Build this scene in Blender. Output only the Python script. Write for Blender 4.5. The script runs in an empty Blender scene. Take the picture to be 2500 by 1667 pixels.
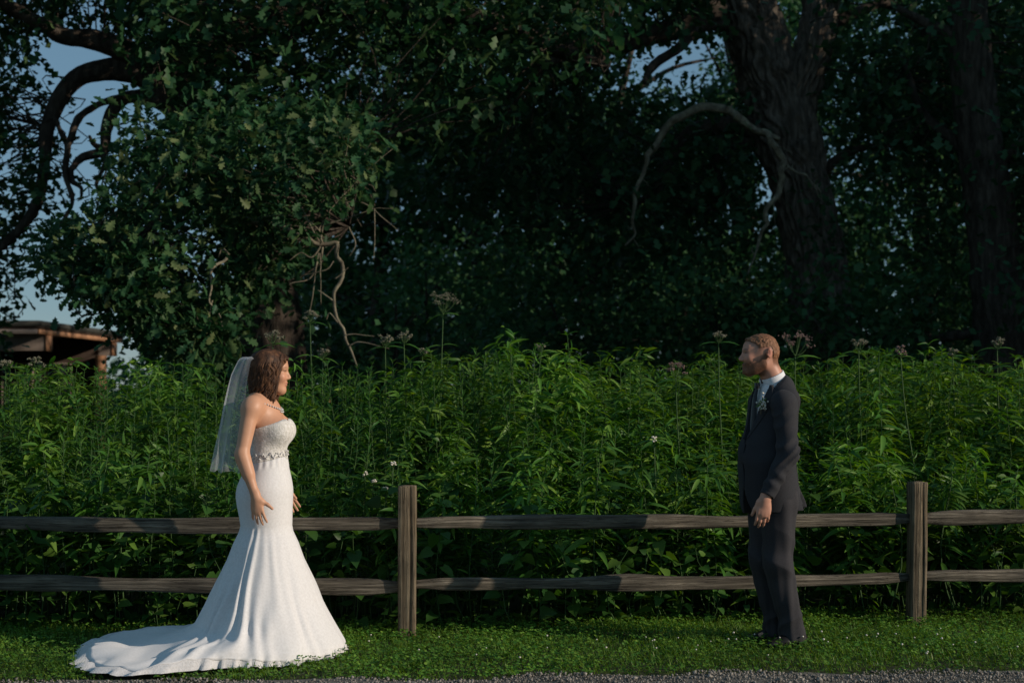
import bpy, math, random
import numpy as np
from mathutils import Vector, Matrix, Euler

# ---------------------------------------------------------------- camera, sky, sun, exposure
S = bpy.context.scene
COL = S.collection
F = 3472.0                      # focal length in pixels of the 2500-wide photograph
PITCH = math.atan(116.5 / F)
CAMZ = 1.45
cam_data = bpy.data.cameras.new('camera')
cam = bpy.data.objects.new('camera', cam_data)
COL.objects.link(cam)
cam.location = (0, 0, CAMZ)
cam.rotation_euler = (math.pi / 2 + PITCH, 0, 0)
cam_data.sensor_width = 36
cam_data.lens = F / 2500 * 36
cam_data.clip_end = 500
cam_data.dof.use_dof = True
cam_data.dof.focus_distance = 8.1
cam_data.dof.aperture_fstop = 2.8
S.camera = cam

SUN_AZ = math.radians(18)       # measured from +X toward the camera
SUN_EL = math.radians(19)
to_sun = Vector((math.cos(SUN_EL) * math.cos(SUN_AZ), -math.cos(SUN_EL) * math.sin(SUN_AZ), math.sin(SUN_EL)))
W = bpy.data.worlds.new('World'); S.world = W; W.use_nodes = True
wn = W.node_tree
for n in list(wn.nodes): wn.nodes.remove(n)
sky = wn.nodes.new('ShaderNodeTexSky'); sky.sky_type = 'NISHITA'; sky.sun_disc = False
sky.sun_elevation = SUN_EL
sky.sun_rotation = math.atan2(to_sun.x, to_sun.y)
sky.air_density = 1.0; sky.dust_density = 0.0; sky.ozone_density = 3.0
bg = wn.nodes.new('ShaderNodeBackground'); bg.inputs[1].default_value = 0.072
wo = wn.nodes.new('ShaderNodeOutputWorld')
mixs = wn.nodes.new('ShaderNodeMixRGB'); mixs.inputs[0].default_value = 0.6; mixs.inputs[2].default_value = (2.0, 3.75, 5.15, 1)   # thin even haze of an early evening sky
wn.links.new(sky.outputs[0], mixs.inputs[1]); wn.links.new(mixs.outputs[0], bg.inputs[0]); wn.links.new(bg.outputs[0], wo.inputs[0])
sd = bpy.data.lights.new('sun', 'SUN'); sd.energy = 3.8; sd.angle = math.radians(0.5); sd.color = (1.0, 0.85, 0.70)
sun = bpy.data.objects.new('sun', sd); COL.objects.link(sun)
sun.rotation_euler = to_sun.to_track_quat('Z', 'Y').to_euler(); sun.location = (20, -6, 9)
S.view_settings.view_transform = 'Standard'; S.view_settings.look = 'None'
S.view_settings.gamma = 1; S.view_settings.use_curve_mapping = False
S.view_settings.exposure = 0.0
S.cycles.max_bounces = 5; S.cycles.diffuse_bounces = 3; S.cycles.transparent_max_bounces = 8
S.cycles.use_denoising = True

rng = np.random.default_rng(7)
random.seed(7)

def at(px, py, Y):
    """point at depth Y seen at photograph pixel (px,py) of 2500x1667"""
    u = (px - 1250) / F; v = (833.5 - py) / F
    d = np.array([u, math.cos(PITCH) - v * math.sin(PITCH), math.sin(PITCH) + v * math.cos(PITCH)])
    d = d * (Y / d[1])
    return np.array([d[0], d[1], d[2] + CAMZ])
def D(px, py, Y): return at(px * 1.063, py * 1.063, Y)

# ---------------------------------------------------------------- helpers
def tag(o, label=None, cat=None, group=None, kind=None):
    if label: o['label'] = label
    if cat: o['category'] = cat
    if group: o['group'] = group
    if kind: o['kind'] = kind
    return o
def empty(name, loc, rz=0.0):
    o = bpy.data.objects.new(name, None); COL.objects.link(o); o.location = Vector(loc); o.rotation_euler = (0, 0, rz)
    o.empty_display_size = 0.1
    return o
def mesh_from(name, V, faces, smooth=True):
    """faces: list of int arrays, each (n,k)"""
    me = bpy.data.meshes.new(name)
    V = np.asarray(V, np.float32)
    me.vertices.add(len(V)); me.vertices.foreach_set('co', V.ravel())
    loops = np.concatenate([f.ravel() for f in faces]).astype(np.int32)
    tot = np.concatenate([np.full(len(f), f.shape[1], np.int32) for f in faces])
    start = np.concatenate([[0], np.cumsum(tot)[:-1]]).astype(np.int32)
    me.loops.add(len(loops)); me.loops.foreach_set('vertex_index', loops)
    me.polygons.add(len(tot)); me.polygons.foreach_set('loop_start', start); me.polygons.foreach_set('loop_total', tot)
    if smooth: me.polygons.foreach_set('use_smooth', np.ones(len(tot), bool))
    me.update(calc_edges=True); me.validate()
    return me
def obj(name, me, mat=None, parent=None):
    o = bpy.data.objects.new(name, me); COL.objects.link(o)
    if mat is not None and not me.materials: me.materials.append(mat)
    if parent is not None: o.parent = parent
    return o
class MB:
    def __init__(s): s.V = []; s.Fc = []; s.n = 0
    def add(s, V, faces):
        V = np.asarray(V, float).reshape(-1, 3)
        s.V.append(V)
        for f in (faces if isinstance(faces, (list, tuple)) else [faces]): s.Fc.append(np.asarray(f, int) + s.n)
        s.n += len(V)
    def build(s, name, mat, parent=None, smooth=True):
        return obj(name, mesh_from(name, np.concatenate(s.V), s.Fc, smooth), mat, parent)
    def box(s, lo, hi, rz=0.0, c=None):
        x0, y0, z0 = lo; x1, y1, z1 = hi
        V = np.array([[x0,y0,z0],[x1,y0,z0],[x1,y1,z0],[x0,y1,z0],[x0,y0,z1],[x1,y0,z1],[x1,y1,z1],[x0,y1,z1]], float)
        s.add(V, np.array([[0,3,2,1],[4,5,6,7],[0,1,5,4],[1,2,6,5],[2,3,7,6],[3,0,4,7]]))
def hash3(ix, iy, iz, seed):
    h = (ix * 374761393 + iy * 668265263 + iz * 1274126177 + int(seed * 10) * 144665) & 0xffffffff
    h = ((h ^ (h >> 13)) * 1103515245) & 0xffffffff
    return ((h ^ (h >> 16)) & 0xffff) / 65535.0
def vnoise(P, freq, seed=0):
    P = np.asarray(P, float) * freq
    i = np.floor(P).astype(np.int64); f = P - i; f = f * f * (3 - 2 * f)
    r = 0
    for a in (0, 1):
        for b in (0, 1):
            for c in (0, 1):
                w = (f[..., 0] if a else 1 - f[..., 0]) * (f[..., 1] if b else 1 - f[..., 1]) * (f[..., 2] if c else 1 - f[..., 2])
                r = r + w * hash3(i[..., 0] + a, i[..., 1] + b, i[..., 2] + c, seed)
    return r * 2 - 1
def smooth_path(pts, n):
    """Catmull-Rom through pts -> n points"""
    P = np.asarray(pts, float)
    P = np.vstack([2 * P[0] - P[1], P, 2 * P[-1] - P[-2]])
    m = len(P) - 3
    t = np.linspace(0, m - 1e-6, n); k = t.astype(int); u = (t - k)[:, None]
    a, b, c, d = P[k], P[k + 1], P[k + 2], P[k + 3]
    return 0.5 * (2 * b + (c - a) * u + (2 * a - 5 * b + 4 * c - d) * u ** 2 + (3 * b - a - 3 * c + d) * u ** 3)
def tube(mb, P, R, ns=8, rough=0.0, ridge=0.0, nr=11, seed=0, caps=True):
    P = np.asarray(P, float); n = len(P)
    R = np.interp(np.linspace(0, 1, n), np.linspace(0, 1, len(np.atleast_1d(R))), np.atleast_1d(R))
    T = np.gradient(P, axis=0); T /= np.linalg.norm(T, axis=1)[:, None] + 1e-9
    ref = np.array([0, 1.0, 0]) if abs(T[0][1]) < .8 else np.array([1.0, 0, 0])
    A = np.zeros_like(P); a = ref
    for i in range(n):
        a = a - T[i] * a.dot(T[i]); a /= np.linalg.norm(a) + 1e-9; A[i] = a
    B = np.cross(T, A)
    th = np.linspace(0, 2 * math.pi, ns, endpoint=False)
    L = np.concatenate([[0], np.cumsum(np.linalg.norm(np.diff(P, axis=0), axis=1))])
    C, Sn = np.cos(th), np.sin(th)
    rr = np.repeat(R[:, None], ns, 1)
    if rough:
        q = np.stack([C[None] * 2 + 0 * L[:, None], Sn[None] * 2 + 0 * L[:, None], L[:, None] * 1.5 + 0 * C[None]], -1)
        rr = rr * (1 + rough * vnoise(q, 1.3, seed))
    if ridge:
        w = vnoise(np.stack([C[None] * 1.2 + 0 * L[:, None], Sn[None] * 1.2 + 0 * L[:, None], L[:, None] * 2.2 + 0 * C[None]], -1), 1.6, seed + 5)
        w2 = vnoise(np.stack([C[None] * 3 + 0 * L[:, None], Sn[None] * 3 + 0 * L[:, None], L[:, None] * 5 + 0 * C[None]], -1), 1.4, seed + 9)
        rr = rr + ridge * (np.abs(np.sin(nr * th[None] * .5 + 4.2 * w + 1.2 * w2)) - .6) + ridge * .5 * w2
    V = P[:, None] + rr[..., None] * (A[:, None] * C[None, :, None] + B[:, None] * Sn[None, :, None])
    V = V.reshape(-1, 3)
    i = np.arange(n - 1)[:, None] * ns; j = np.arange(ns)[None]; j2 = (j + 1) % ns
    Q = np.stack([i + j, i + j2, i + ns + j2, i + ns + j], -1).reshape(-1, 4)
    fs = [Q]
    if caps:
        V = np.vstack([V, P[0], P[-1]]); k = n * ns; jj = np.arange(ns)
        fs.append(np.stack([np.full(ns, k), (jj + 1) % ns, jj], -1))
        fs.append(np.stack([np.full(ns, k + 1), (n - 1) * ns + jj, (n - 1) * ns + (jj + 1) % ns], -1))
    mb.add(V, fs)
def scatter(mb, tv, tf, M, T):
    """copies of template (tv, tf list) with matrices M (N,3,3) and offsets T (N,3)"""
    N = len(T); k = len(tv)
    V = np.einsum('nij,kj->nki', M, tv) + T[:, None]
    off = (np.arange(N) * k)[:, None, None]
    mb.add(V.reshape(-1, 3), [(np.asarray(f)[None] + off).reshape(-1, np.asarray(f).shape[1]) for f in tf])
def frames(d, nrm, scale):
    """leaf frames: local y along d, local z near nrm, x = side; returns (N,3,3)"""
    d = d / (np.linalg.norm(d, axis=1)[:, None] + 1e-9)
    s = np.cross(d, nrm); s /= np.linalg.norm(s, axis=1)[:, None] + 1e-9
    n = np.cross(s, d)
    M = np.stack([s, d, n], -1)
    return M * np.asarray(scale).reshape(-1, 1, 1)
def rdir(n, r=None):
    r = r or rng
    v = r.normal(size=(n, 3)); return v / np.linalg.norm(v, axis=1)[:, None]
def in_poly(x, y, poly):
    poly = np.asarray(poly, float); c = np.zeros(len(x), bool); j = len(poly) - 1
    for i in range(len(poly)):
        xi, yi = poly[i]; xj, yj = poly[j]
        c ^= ((yi > y) != (yj > y)) & (x < (xj - xi) * (y - yi) / (yj - yi + 1e-12) + xi)
        j = i
    return c

# ---------------------------------------------------------------- materials
G = lambda *a: tuple(a)
def newmat(name):
    m = bpy.data.materials.new(name); m.use_nodes = True
    nt = m.node_tree
    for n in list(nt.nodes): nt.nodes.remove(n)
    out = nt.nodes.new('ShaderNodeOutputMaterial')
    return m, nt, out
def N(nt, t, **kw):
    n = nt.nodes.new(t)
    for k, v in kw.items():
        if k.startswith('i_'): n.inputs[int(k[2:])].default_value = v
        else: setattr(n, k, v)
    return n
def c4(c): return (c[0], c[1], c[2], 1)
def ramp(nt, src, cols, pos=None):
    r = nt.nodes.new('ShaderNodeValToRGB'); e = r.color_ramp.elements
    pos = pos or [i / (len(cols) - 1) for i in range(len(cols))]
    e[0].position = pos[0]; e[0].color = c4(cols[0]); e[1].position = pos[-1]; e[1].color = c4(cols[-1])
    for p, c in zip(pos[1:-1], cols[1:-1]): q = e.new(p); q.color = c4(c)
    nt.links.new(src, r.inputs[0]); return r.outputs[0]
def leaf_mat(name, cols, trans=.35, rough=.45, spec=.25, per_object=False, mottled=True):
    m, nt, out = newmat(name); L = nt.links.new
    if per_object:
        src = N(nt, 'ShaderNodeObjectInfo').outputs['Random']
    else:
        src = N(nt, 'ShaderNodeNewGeometry').outputs['Random Per Island']
    col = ramp(nt, src, cols)
    if mottled:
        geo = N(nt, 'ShaderNodeNewGeometry')
        nz = N(nt, 'ShaderNodeTexNoise'); nz.inputs['Scale'].default_value = 1.3; nz.inputs['Detail'].default_value = 3
        L(geo.outputs['Position'], nz.inputs['Vector'])
        mr = N(nt, 'ShaderNodeMapRange'); mr.inputs[1].default_value = .35; mr.inputs[2].default_value = .65; mr.inputs[3].default_value = .7; mr.inputs[4].default_value = 1.3
        L(nz.outputs[0], mr.inputs[0])
        hs = N(nt, 'ShaderNodeHueSaturation'); L(mr.outputs[0], hs.inputs['Value']); L(col, hs.inputs['Color']); col = hs.outputs[0]
    b = N(nt, 'ShaderNodeBsdfPrincipled'); b.inputs['Roughness'].default_value = rough; b.inputs['Specular IOR Level'].default_value = spec
    L(col, b.inputs['Base Color'])
    t = N(nt, 'ShaderNodeBsdfTranslucent')
    hs2 = N(nt, 'ShaderNodeHueSaturation'); hs2.inputs['Hue'].default_value = .485; hs2.inputs['Saturation'].default_value = 1.15; hs2.inputs['Value'].default_value = 1.25
    L(col, hs2.inputs['Color']); L(hs2.outputs[0], t.inputs[0])
    mx = N(nt, 'ShaderNodeMixShader'); mx.inputs[0].default_value = trans
    L(b.outputs[0], mx.inputs[1]); L(t.outputs[0], mx.inputs[2]); L(mx.outputs[0], out.inputs[0])
    return m
def solid_mat(name, cols, scale=8, rough=.8, bump=.3, stretch=(1, 1, 1), detail=5, coords='Object', spec=.2, bscale=None, dist=.01, pos=None, streak=False):
    m, nt, out = newmat(name); L = nt.links.new
    tc = N(nt, 'ShaderNodeTexCoord'); mp = N(nt, 'ShaderNodeMapping'); mp.inputs['Scale'].default_value = stretch
    L(tc.outputs[coords], mp.inputs[0])
    nz = N(nt, 'ShaderNodeTexNoise'); nz.inputs['Scale'].default_value = scale; nz.inputs['Detail'].default_value = detail; nz.inputs['Roughness'].default_value = .6
    L(mp.outputs[0], nz.inputs['Vector'])
    col = ramp(nt, nz.outputs[0], cols, pos or [.3 + .4 * i / (len(cols) - 1) for i in range(len(cols))])
    if streak:          # dark weathered splits along the grain
        n2 = N(nt, 'ShaderNodeTexNoise'); n2.inputs['Scale'].default_value = scale * 1.7; n2.inputs['Detail'].default_value = 2; L(mp.outputs[0], n2.inputs['Vector'])
        sr = ramp(nt, n2.outputs[0], [G(1,1,1), G(.28,.26,.25), G(1,1,1)], [.40, .435, .47])
        n3 = N(nt, 'ShaderNodeTexNoise'); n3.inputs['Scale'].default_value = 3.5; n3.inputs['Detail'].default_value = 3; L(tc.outputs[coords], n3.inputs['Vector'])
        s3 = ramp(nt, n3.outputs[0], [G(.62,.62,.6), G(1.15,1.12,1.05)], [.35, .65])
        for q_ in (sr, s3):
            mm = N(nt, 'ShaderNodeMixRGB'); mm.blend_type = 'MULTIPLY'; mm.inputs[0].default_value = 1; L(col, mm.inputs[1]); L(q_, mm.inputs[2]); col = mm.outputs[0]
    b = N(nt, 'ShaderNodeBsdfPrincipled'); b.inputs['Roughness'].default_value = rough; b.inputs['Specular IOR Level'].default_value = spec
    L(col, b.inputs['Base Color'])
    if bump:
        nb = nz
        if bscale:
            nb = N(nt, 'ShaderNodeTexNoise'); nb.inputs['Scale'].default_value = bscale; nb.inputs['Detail'].default_value = 4; L(mp.outputs[0], nb.inputs['Vector'])
        bp = N(nt, 'ShaderNodeBump'); bp.inputs['Strength'].default_value = bump; bp.inputs['Distance'].default_value = dist
        L(nb.outputs[0], bp.inputs['Height']); L(bp.outputs[0], b.inputs['Normal'])
    L(b.outputs[0], out.inputs[0])
    return m
G = lambda *a: tuple(a)
M = {}
M['oak_near'] = leaf_mat('oak_leaf_near', [G(.016,.055,.026), G(.025,.075,.032), G(.035,.09,.034), G(.075,.12,.045)], trans=.28, spec=.12)
M['oak_part'] = leaf_mat('oak_leaf_single', [G(.025,.07,.03), G(.04,.095,.035), G(.14,.17,.07)], trans=.28, spec=.12, per_object=True)
M['oak_far'] = leaf_mat('oak_leaf_far', [G(.022,.07,.034), G(.036,.09,.042), G(.052,.11,.046)], trans=.3, spec=.12)
M['forest'] = leaf_mat('forest_leaf', [G(.03,.09,.042), G(.05,.125,.052), G(.075,.15,.058)], trans=.35, spec=.12)
M['herb_a'] = leaf_mat('broad_herb_leaf', [G(.034,.11,.018), G(.078,.185,.026), G(.155,.27,.04)], trans=.35)
M['herb_b'] = leaf_mat('narrow_herb_leaf', [G(.035,.12,.024), G(.055,.155,.03), G(.09,.19,.036)], trans=.35)
M['herb_c'] = leaf_mat('low_herb_leaf_shaded', [G(.02,.07,.016), G(.04,.11,.02), G(.08,.16,.03)], trans=.3)  # leaf colour darkened to carry the shade under and behind the rails
M['herb_c_part'] = leaf_mat('single_low_leaf_shaded', [G(.03,.09,.018), G(.05,.13,.022), G(.10,.18,.03)], trans=.3, per_object=True)  # single low leaves, darkened likewise for the shade by the rails
M['bark_furrowed_lit'] = solid_mat('lit_furrowed_bark', [G(.035,.03,.024), G(.11,.09,.07), G(.21,.175,.138)], 5, .95, .9, (3, 3, .7), 8, bscale=22, dist=.04)  # oak bark lightened so its colour carries soft light on the forked trunk
M['herb_part'] = leaf_mat('single_herb_leaf', [G(.04,.13,.022), G(.08,.2,.03), G(.14,.27,.045)], trans=.35, per_object=True)
M['stem'] = solid_mat('herb_stem', [G(.03,.075,.02), G(.06,.11,.035)], 10, .6, 0)
M['flower'] = solid_mat('flower_head', [G(.12,.12,.08), G(.22,.21,.15)], 60, .8, 0)
M['flower_pink'] = solid_mat('flower_head_pink', [G(.13,.08,.075), G(.24,.17,.145)], 60, .8, 0)
M['grass'] = leaf_mat('grass_blade', [G(.05,.145,.018), G(.10,.205,.024), G(.18,.28,.04)], trans=.35)
M['clover'] = leaf_mat('clover_leaf', [G(.05,.155,.022), G(.095,.215,.028), G(.165,.28,.038)], trans=.3)
M['white_bloom'] = solid_mat('clover_bloom', [G(.45,.42,.34), G(.75,.72,.64)], 300, .8, 0)
M['bark'] = solid_mat('oak_bark', [G(.022,.018,.014), G(.055,.044,.034), G(.10,.082,.065)], 5, .95, .8, (3, 3, .7), 8, bscale=22, dist=.03)
M['bark_pale'] = solid_mat('lichen_bark', [G(.075,.062,.044), G(.16,.14,.10), G(.26,.24,.16)], 12, .9, .6, (1, 1, 1), 6, dist=.01)
M['fence_x'] = solid_mat('fence_wood_rail', [G(.045,.039,.031), G(.13,.114,.092), G(.28,.25,.205)], 4, .95, 1.0, (.5, 16, 16), 10, dist=.014, streak=True)
M['fence_z'] = solid_mat('fence_wood_post', [G(.075,.057,.037), G(.17,.136,.095), G(.31,.26,.185)], 4, .95, 1.0, (16, 16, .5), 10, dist=.014, streak=True)
M['dirt'] = solid_mat('ground_soil', [G(.02,.028,.012), G(.04,.05,.02), G(.06,.06,.035)], 6, 1, .6, detail=8, dist=.03)
M['gravel'] = solid_mat('gravel_ground', [G(.07,.066,.056), G(.13,.124,.108), G(.2,.19,.168)], 60, 1, .8, detail=6, dist=.01)
M['stone'] = leaf_mat('gravel_stone', [G(.09,.084,.072), G(.17,.16,.14), G(.33,.305,.265)], trans=0, rough=.9, mottled=False)
M['roofm'] = solid_mat('roof_edge_metal', [G(.05,.052,.045), G(.07,.07,.06)], 3, .6, 0)
M['cedar'] = solid_mat('cedar_wood', [G(.34,.17,.09), G(.46,.25,.14)], 4, .7, .1, (1, 1, 1))
M['shaded_wood'] = solid_mat('shaded_wood', [G(.03,.02,.015), G(.05,.034,.025)], 4, .8, .1)  # wood colour darkened to carry the deep shade under the pavilion roof
M['soffit'] = solid_mat('grey_board', [G(.20,.165,.14), G(.26,.215,.185)], 4, .8, .1)
m, nt, out = newmat('window_glass'); b = N(nt, 'ShaderNodeBsdfPrincipled'); b.inputs['Base Color'].default_value = (.02,.025,.03,1); b.inputs['Roughness'].default_value = .08
nt.links.new(b.outputs[0], out.inputs[0]); M['glass'] = m
# ---------------------------------------------------------------- ground, path
FX0, FY0 = -0.61, 8.37           # fence line: level left of the first post, receding to the right
FENCE = [(-6.9, 8.42), (-3.69, 8.40), (-0.61, 8.37), (2.49, 8.83), (5.55, 9.12), (8.6, 9.4)]
FXA = np.array([p[0] for p in FENCE]); FYA = np.array([p[1] for p in FENCE])
def fence_y(x): return np.interp(x, FXA, FYA)
def edge_y(x): return np.interp(x, [-8, -2.2, 0, 3, 8], [6.86, 6.93, 7.06, 7.28, 7.45]) + .035 * np.sin(2.3 * x) + .022 * np.sin(5.9 * x + 1) + .012 * np.sin(14 * x)     # where grass meets gravel
def ground_sheet(name, z, mat, ys_fn, nx, x0, x1, ny):
    xs = np.linspace(x0, x1, nx); V = []
    for x in xs:
        a, b_ = ys_fn(x)
        for y in np.linspace(a, b_, ny): V.append((x, y, z))
    V = np.array(V); V[:, 2] += .006 * vnoise(V * [1, 1, 0], 2.0, 3)
    i, j = np.meshgrid(np.arange(nx - 1), np.arange(ny - 1), indexing='ij'); k = i * ny + j
    Q = np.stack([k, k + ny, k + ny + 1, k + 1], -1).reshape(-1, 4)
    return obj(name, mesh_from(name, V, [Q]), mat)
g = obj('ground', mesh_from('ground', [(-300,-60,-.012),(300,-60,-.012),(300,420,-.012),(-300,420,-.012)], [np.array([[0,1,2,3]])], False), M['dirt'])
tag(g, kind='structure')
p = ground_sheet('gravel_path', .006, M['gravel'], lambda x: (3.6, edge_y(x) + .12 + .03 * math.sin(x * 5.1) + .02 * math.sin(x * 13)), 160, -14, 14, 24)
tag(p, kind='structure')
# loose stones
mb = MB()
tv = np.array([[1,0,0],[-1,0,0],[0,1,0],[0,-1,0],[0,0,.7],[0,0,-.7]], float)
tf = [np.array([[0,2,4],[2,1,4],[1,3,4],[3,0,4],[2,0,5],[1,2,5],[3,1,5],[0,3,5]])]
n = 15000
x = rng.uniform(-4.5, 4.5, n); y = edge_y(x) + .14 - np.abs(rng.normal(0, .42, n)) + .05*np.sin(x*7)
q, _r = np.linalg.qr(rng.normal(size=(n, 3, 3)))
sc = rng.uniform(.004, .011, n) * np.where(rng.random(n) < .06, 1.7, 1)
scatter(mb, tv, tf, q * sc[:, None, None] * rng.uniform(.6, 1.1, (n, 1, 3)), np.stack([x, y, .008 + sc * .35], -1))
tag(mb.build('gravel', M['stone'], smooth=False), kind='stuff')

# ---------------------------------------------------------------- fence
def make_post(mesh_name, seed, w=.113, d=.10, h=.885):
    prof = [(-.5,-.42),(-.42,-.5),(-.1,-.5),(.12,-.5),(.16,-.5),(.180,-.44),(.195,-.5),(.42,-.5),(.5,-.42),(.5,-.1),(.5,.42),(.42,.5),(0,.5),(-.42,.5),(-.5,.42),(-.5,.1)]
    prof = np.array(prof) * [w, d]; ns = len(prof); zs = np.concatenate([[-.35], np.linspace(0, h - .012, 34), [h]])
    V = []
    for k, z in enumerate(zs):
        P = np.column_stack([prof, np.full(ns, z)])
        nz = np.stack([vnoise(P * [9, 9, 1.6] + seed, 2.5, seed), vnoise(P * [9, 9, 1.6] + seed + 40, 2.5, seed)], -1)
        P[:, :2] += nz * .0035 + np.array([.004 * math.sin(z * 3 + seed), 0])
        cr = .4 + .6 * (z < .25) + .3 * math.sin(z * 7)          # the split deepens towards the foot
        P[5, 1] += .008 * max(cr, 0); P[5, 0] += .006 * math.sin(z * 5)
        if z == zs[-1]: P[:, :2] *= .955; P[:, 2] += vnoise(P, 30, seed) * .003
        V.append(P)
    top = np.array([[0, 0, h + .004]])
    V = np.vstack(V + [top]); n = len(zs)
    i = np.arange(n - 1)[:, None] * ns; j = np.arange(ns)[None]
    Q = np.stack([i + j, i + (j + 1) % ns, i + ns + (j + 1) % ns, i + ns + j], -1).reshape(-1, 4)
    jj = np.arange(ns); T = np.stack([np.full(ns, n * ns), (n - 1) * ns + jj, (n - 1) * ns + (jj + 1) % ns], -1)
    return mesh_from(mesh_name, V, [Q, T], False)
def make_rail(name, a, b_, hh, dd, seed, bulge=0.0, parent=None, sag=0.01):
    a = np.array(a, float); b_ = np.array(b_, float); Ln = np.linalg.norm(b_ - a)
    prof = np.array([(-.5,-.38),(-.4,-.5),(0,-.5),(.4,-.47),(.5,-.33),(.46,0),(.5,.4),(.36,.5),(0,.47),(-.4,.5),(-.5,.36),(-.47,0)])   # (d, h)
    ns = len(prof); n = 70; t = np.linspace(0, 1, n); V = []
    for k, tt in enumerate(t):
        e = min(1, .62 + 6 * min(tt, 1 - tt)) ; 
        H = hh * e * (1 + .10 * math.sin(tt * 9 + seed) + .06 * math.sin(tt * 23 + seed * 2)) * (1 + bulge * math.exp(-((tt - .42) / .07) ** 2))
        P = np.column_stack([np.full(ns, tt * Ln), prof[:, 0] * dd * e, prof[:, 1] * H])
        P[:, 2] += -sag * math.sin(math.pi * tt) + .008 * math.sin(tt * 5.3 + seed * 3)
        P[:, 1] += .012 * math.sin(tt * 4 + seed)
        q = P * [1.4, 14, 14] + seed * 3.1
        P[:, 1] += .004 * vnoise(q, 2.2, seed); P[:, 2] += .006 * vnoise(q + 31, 2.2, seed)
        V.append(P)
    V = np.vstack(V + [V[0].mean(0)[None], V[-1].mean(0)[None]])
    i = np.arange(n - 1)[:, None] * ns; j = np.arange(ns)[None]
    Q = np.stack([i + j, i + ns + j, i + ns + (j + 1) % ns, i + (j + 1) % ns], -1).reshape(-1, 4)
    jj = np.arange(ns)
    T = np.vstack([np.stack([np.full(ns, n * ns), jj, (jj + 1) % ns], -1), np.stack([np.full(ns, n * ns + 1), (n - 1) * ns + (jj + 1) % ns, (n - 1) * ns + jj], -1)])
    o = obj(name, mesh_from('rail', V, [Q, T], False), M['fence_x'], parent)
    o.location = a; dv = b_ - a
    o.rotation_euler = Euler((0, -math.atan2(dv[2], math.hypot(dv[0], dv[1])), math.atan2(dv[1], dv[0])))
    return o
fence = empty('split_rail_fence', (0, 0, 0))
tag(fence, 'weathered grey-brown two-rail split rail fence running behind the couple', 'fence')
post_h = [.88, .88, .885, .878, .87, .87]
for i, (fx, fy) in enumerate(FENCE[1:5], 1):
    po = obj('post', make_post('post', i + 3, h=post_h[i], w=.106 if i < 3 else .100), M['fence_z'], fence); po.location = (fx, fy, 0)
    po.rotation_euler = (0, math.radians([0,0,-.5,1.2,0,0][i]), math.radians([0, 3, 2, 6, 5, 4][i]))
tz = [.67, .67, .662, .654, .66, .66]; bz = [.325, .325, .305, .297, .30, .30]
for i in range(0, 5):
    (xa, ya), (xb, yb) = FENCE[i], FENCE[i + 1]
    # rails overlap behind one another in the post's mortise
    make_rail('rail', (xa + .012, ya + .01, tz[i] + .0), (xb - .012, yb + .01, tz[i + 1]), [.080,.082,.080,.080,.080][i], .058, i * 1.7 + 1, 0, fence, .006)
    make_rail('rail', (xa + .012, ya + .01, bz[i] - .005), (xb - .012, yb + .01, bz[i + 1]), [.080,.082,.068,.074,.074][i], .056, i * 2.3 + 4, .45 if i == 2 else 0, fence, .012)

# ---------------------------------------------------------------- grass strip with clover
gb = MB()
bv = np.array([[-.5,0,0],[.5,0,0],[-.4,.5,.08],[.4,.5,.08],[0,1,.32]], float)
bf = [np.array([[0,1,3,2]]), np.array([[2,3,4]])]
def strip_points(n, x0=-4.2, x1=4.4):
    x = rng.uniform(x0, x1, n); t = rng.random(n)
    a = edge_y(x) + .10 + .05 * np.sin(x * 7) + .03 * np.sin(x * 17 + 1); b_ = fence_y(x) + .45
    y = a + (b_ - a) * t
    m_ = n // 60; kp = rng.integers(0, 4, m_)              # taller tufts round the feet of the posts
    x[:m_] = FXA[1:5][kp] + rng.normal(0, .10, m_); y[:m_] = FYA[1:5][kp] + rng.normal(-.02, .08, m_)
    qx, qy = x + 1.358, y - 7.87                     # nothing stands under the bride's skirt and train
    dg = np.degrees(np.arctan2(-qy, qx)) % 360
    R_ = np.interp(dg, [0,50,75,90,105,115,126,140,155,170,185,197,208,222,245,270,300,330,360], [.455,.46,.5,.54,.6,.72,.93,1.02,1.02,1.0,1.03,1.03,.95,.78,.6,.53,.47,.45,.455])
    ok = np.hypot(qx, qy) > R_ * .985
    return x[ok], y[ok], t[ok]
n = 62000
x, y, t = strip_points(n); n = len(x)
near = np.clip((y - edge_y(x) - .05) / .42, .0, 1)
keep = rng.random(n) < (.12 + .88 * near) * (1 + .5 * vnoise(np.stack([x, y, 0 * x], -1), 4.0, 8)); x, y, near = x[keep], y[keep], near[keep]; n = len(x)
h = (.014 + .030 * near) * rng.uniform(.5, 1.35, n) * (1 + .9 * np.clip(vnoise(np.stack([x, y, 0 * x], -1), 3.1, 5), 0, 1))
ang = rng.uniform(0, 2 * math.pi, n); lean = rng.uniform(.05, .8, n)
d = np.stack([np.cos(ang) * lean, np.sin(ang) * lean, np.ones(n)], -1)
d /= np.linalg.norm(d, axis=1)[:, None]
nr_ = np.stack([np.cos(ang), np.sin(ang), np.zeros(n)], -1)
Mx = frames(d, nr_, np.ones(n)); Mx = np.stack([Mx[..., 0] * (rng.uniform(.003, .006, n))[:, None], Mx[..., 1] * h[:, None], Mx[..., 2] * h[:, None]], -1)
scatter(gb, bv, bf, Mx, np.stack([x, y, np.full(n, 0.0)], -1))
tag(gb.build('grass', M['grass']), kind='stuff')
cb = MB()
cv = np.array([[0,0,0],[.42,.4,.06],[.3,.85,.02],[0,.95,-.02],[-.3,.85,.02],[-.42,.4,.06]], float)
cf = [np.array([[0,1,2,3]]), np.array([[0,3,4,5]])]
n = 26000
x, y, t = strip_points(n); n = len(x)
pat = vnoise(np.stack([x, y, 0 * x], -1), 1.6, 11) * .5 + .5
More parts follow.
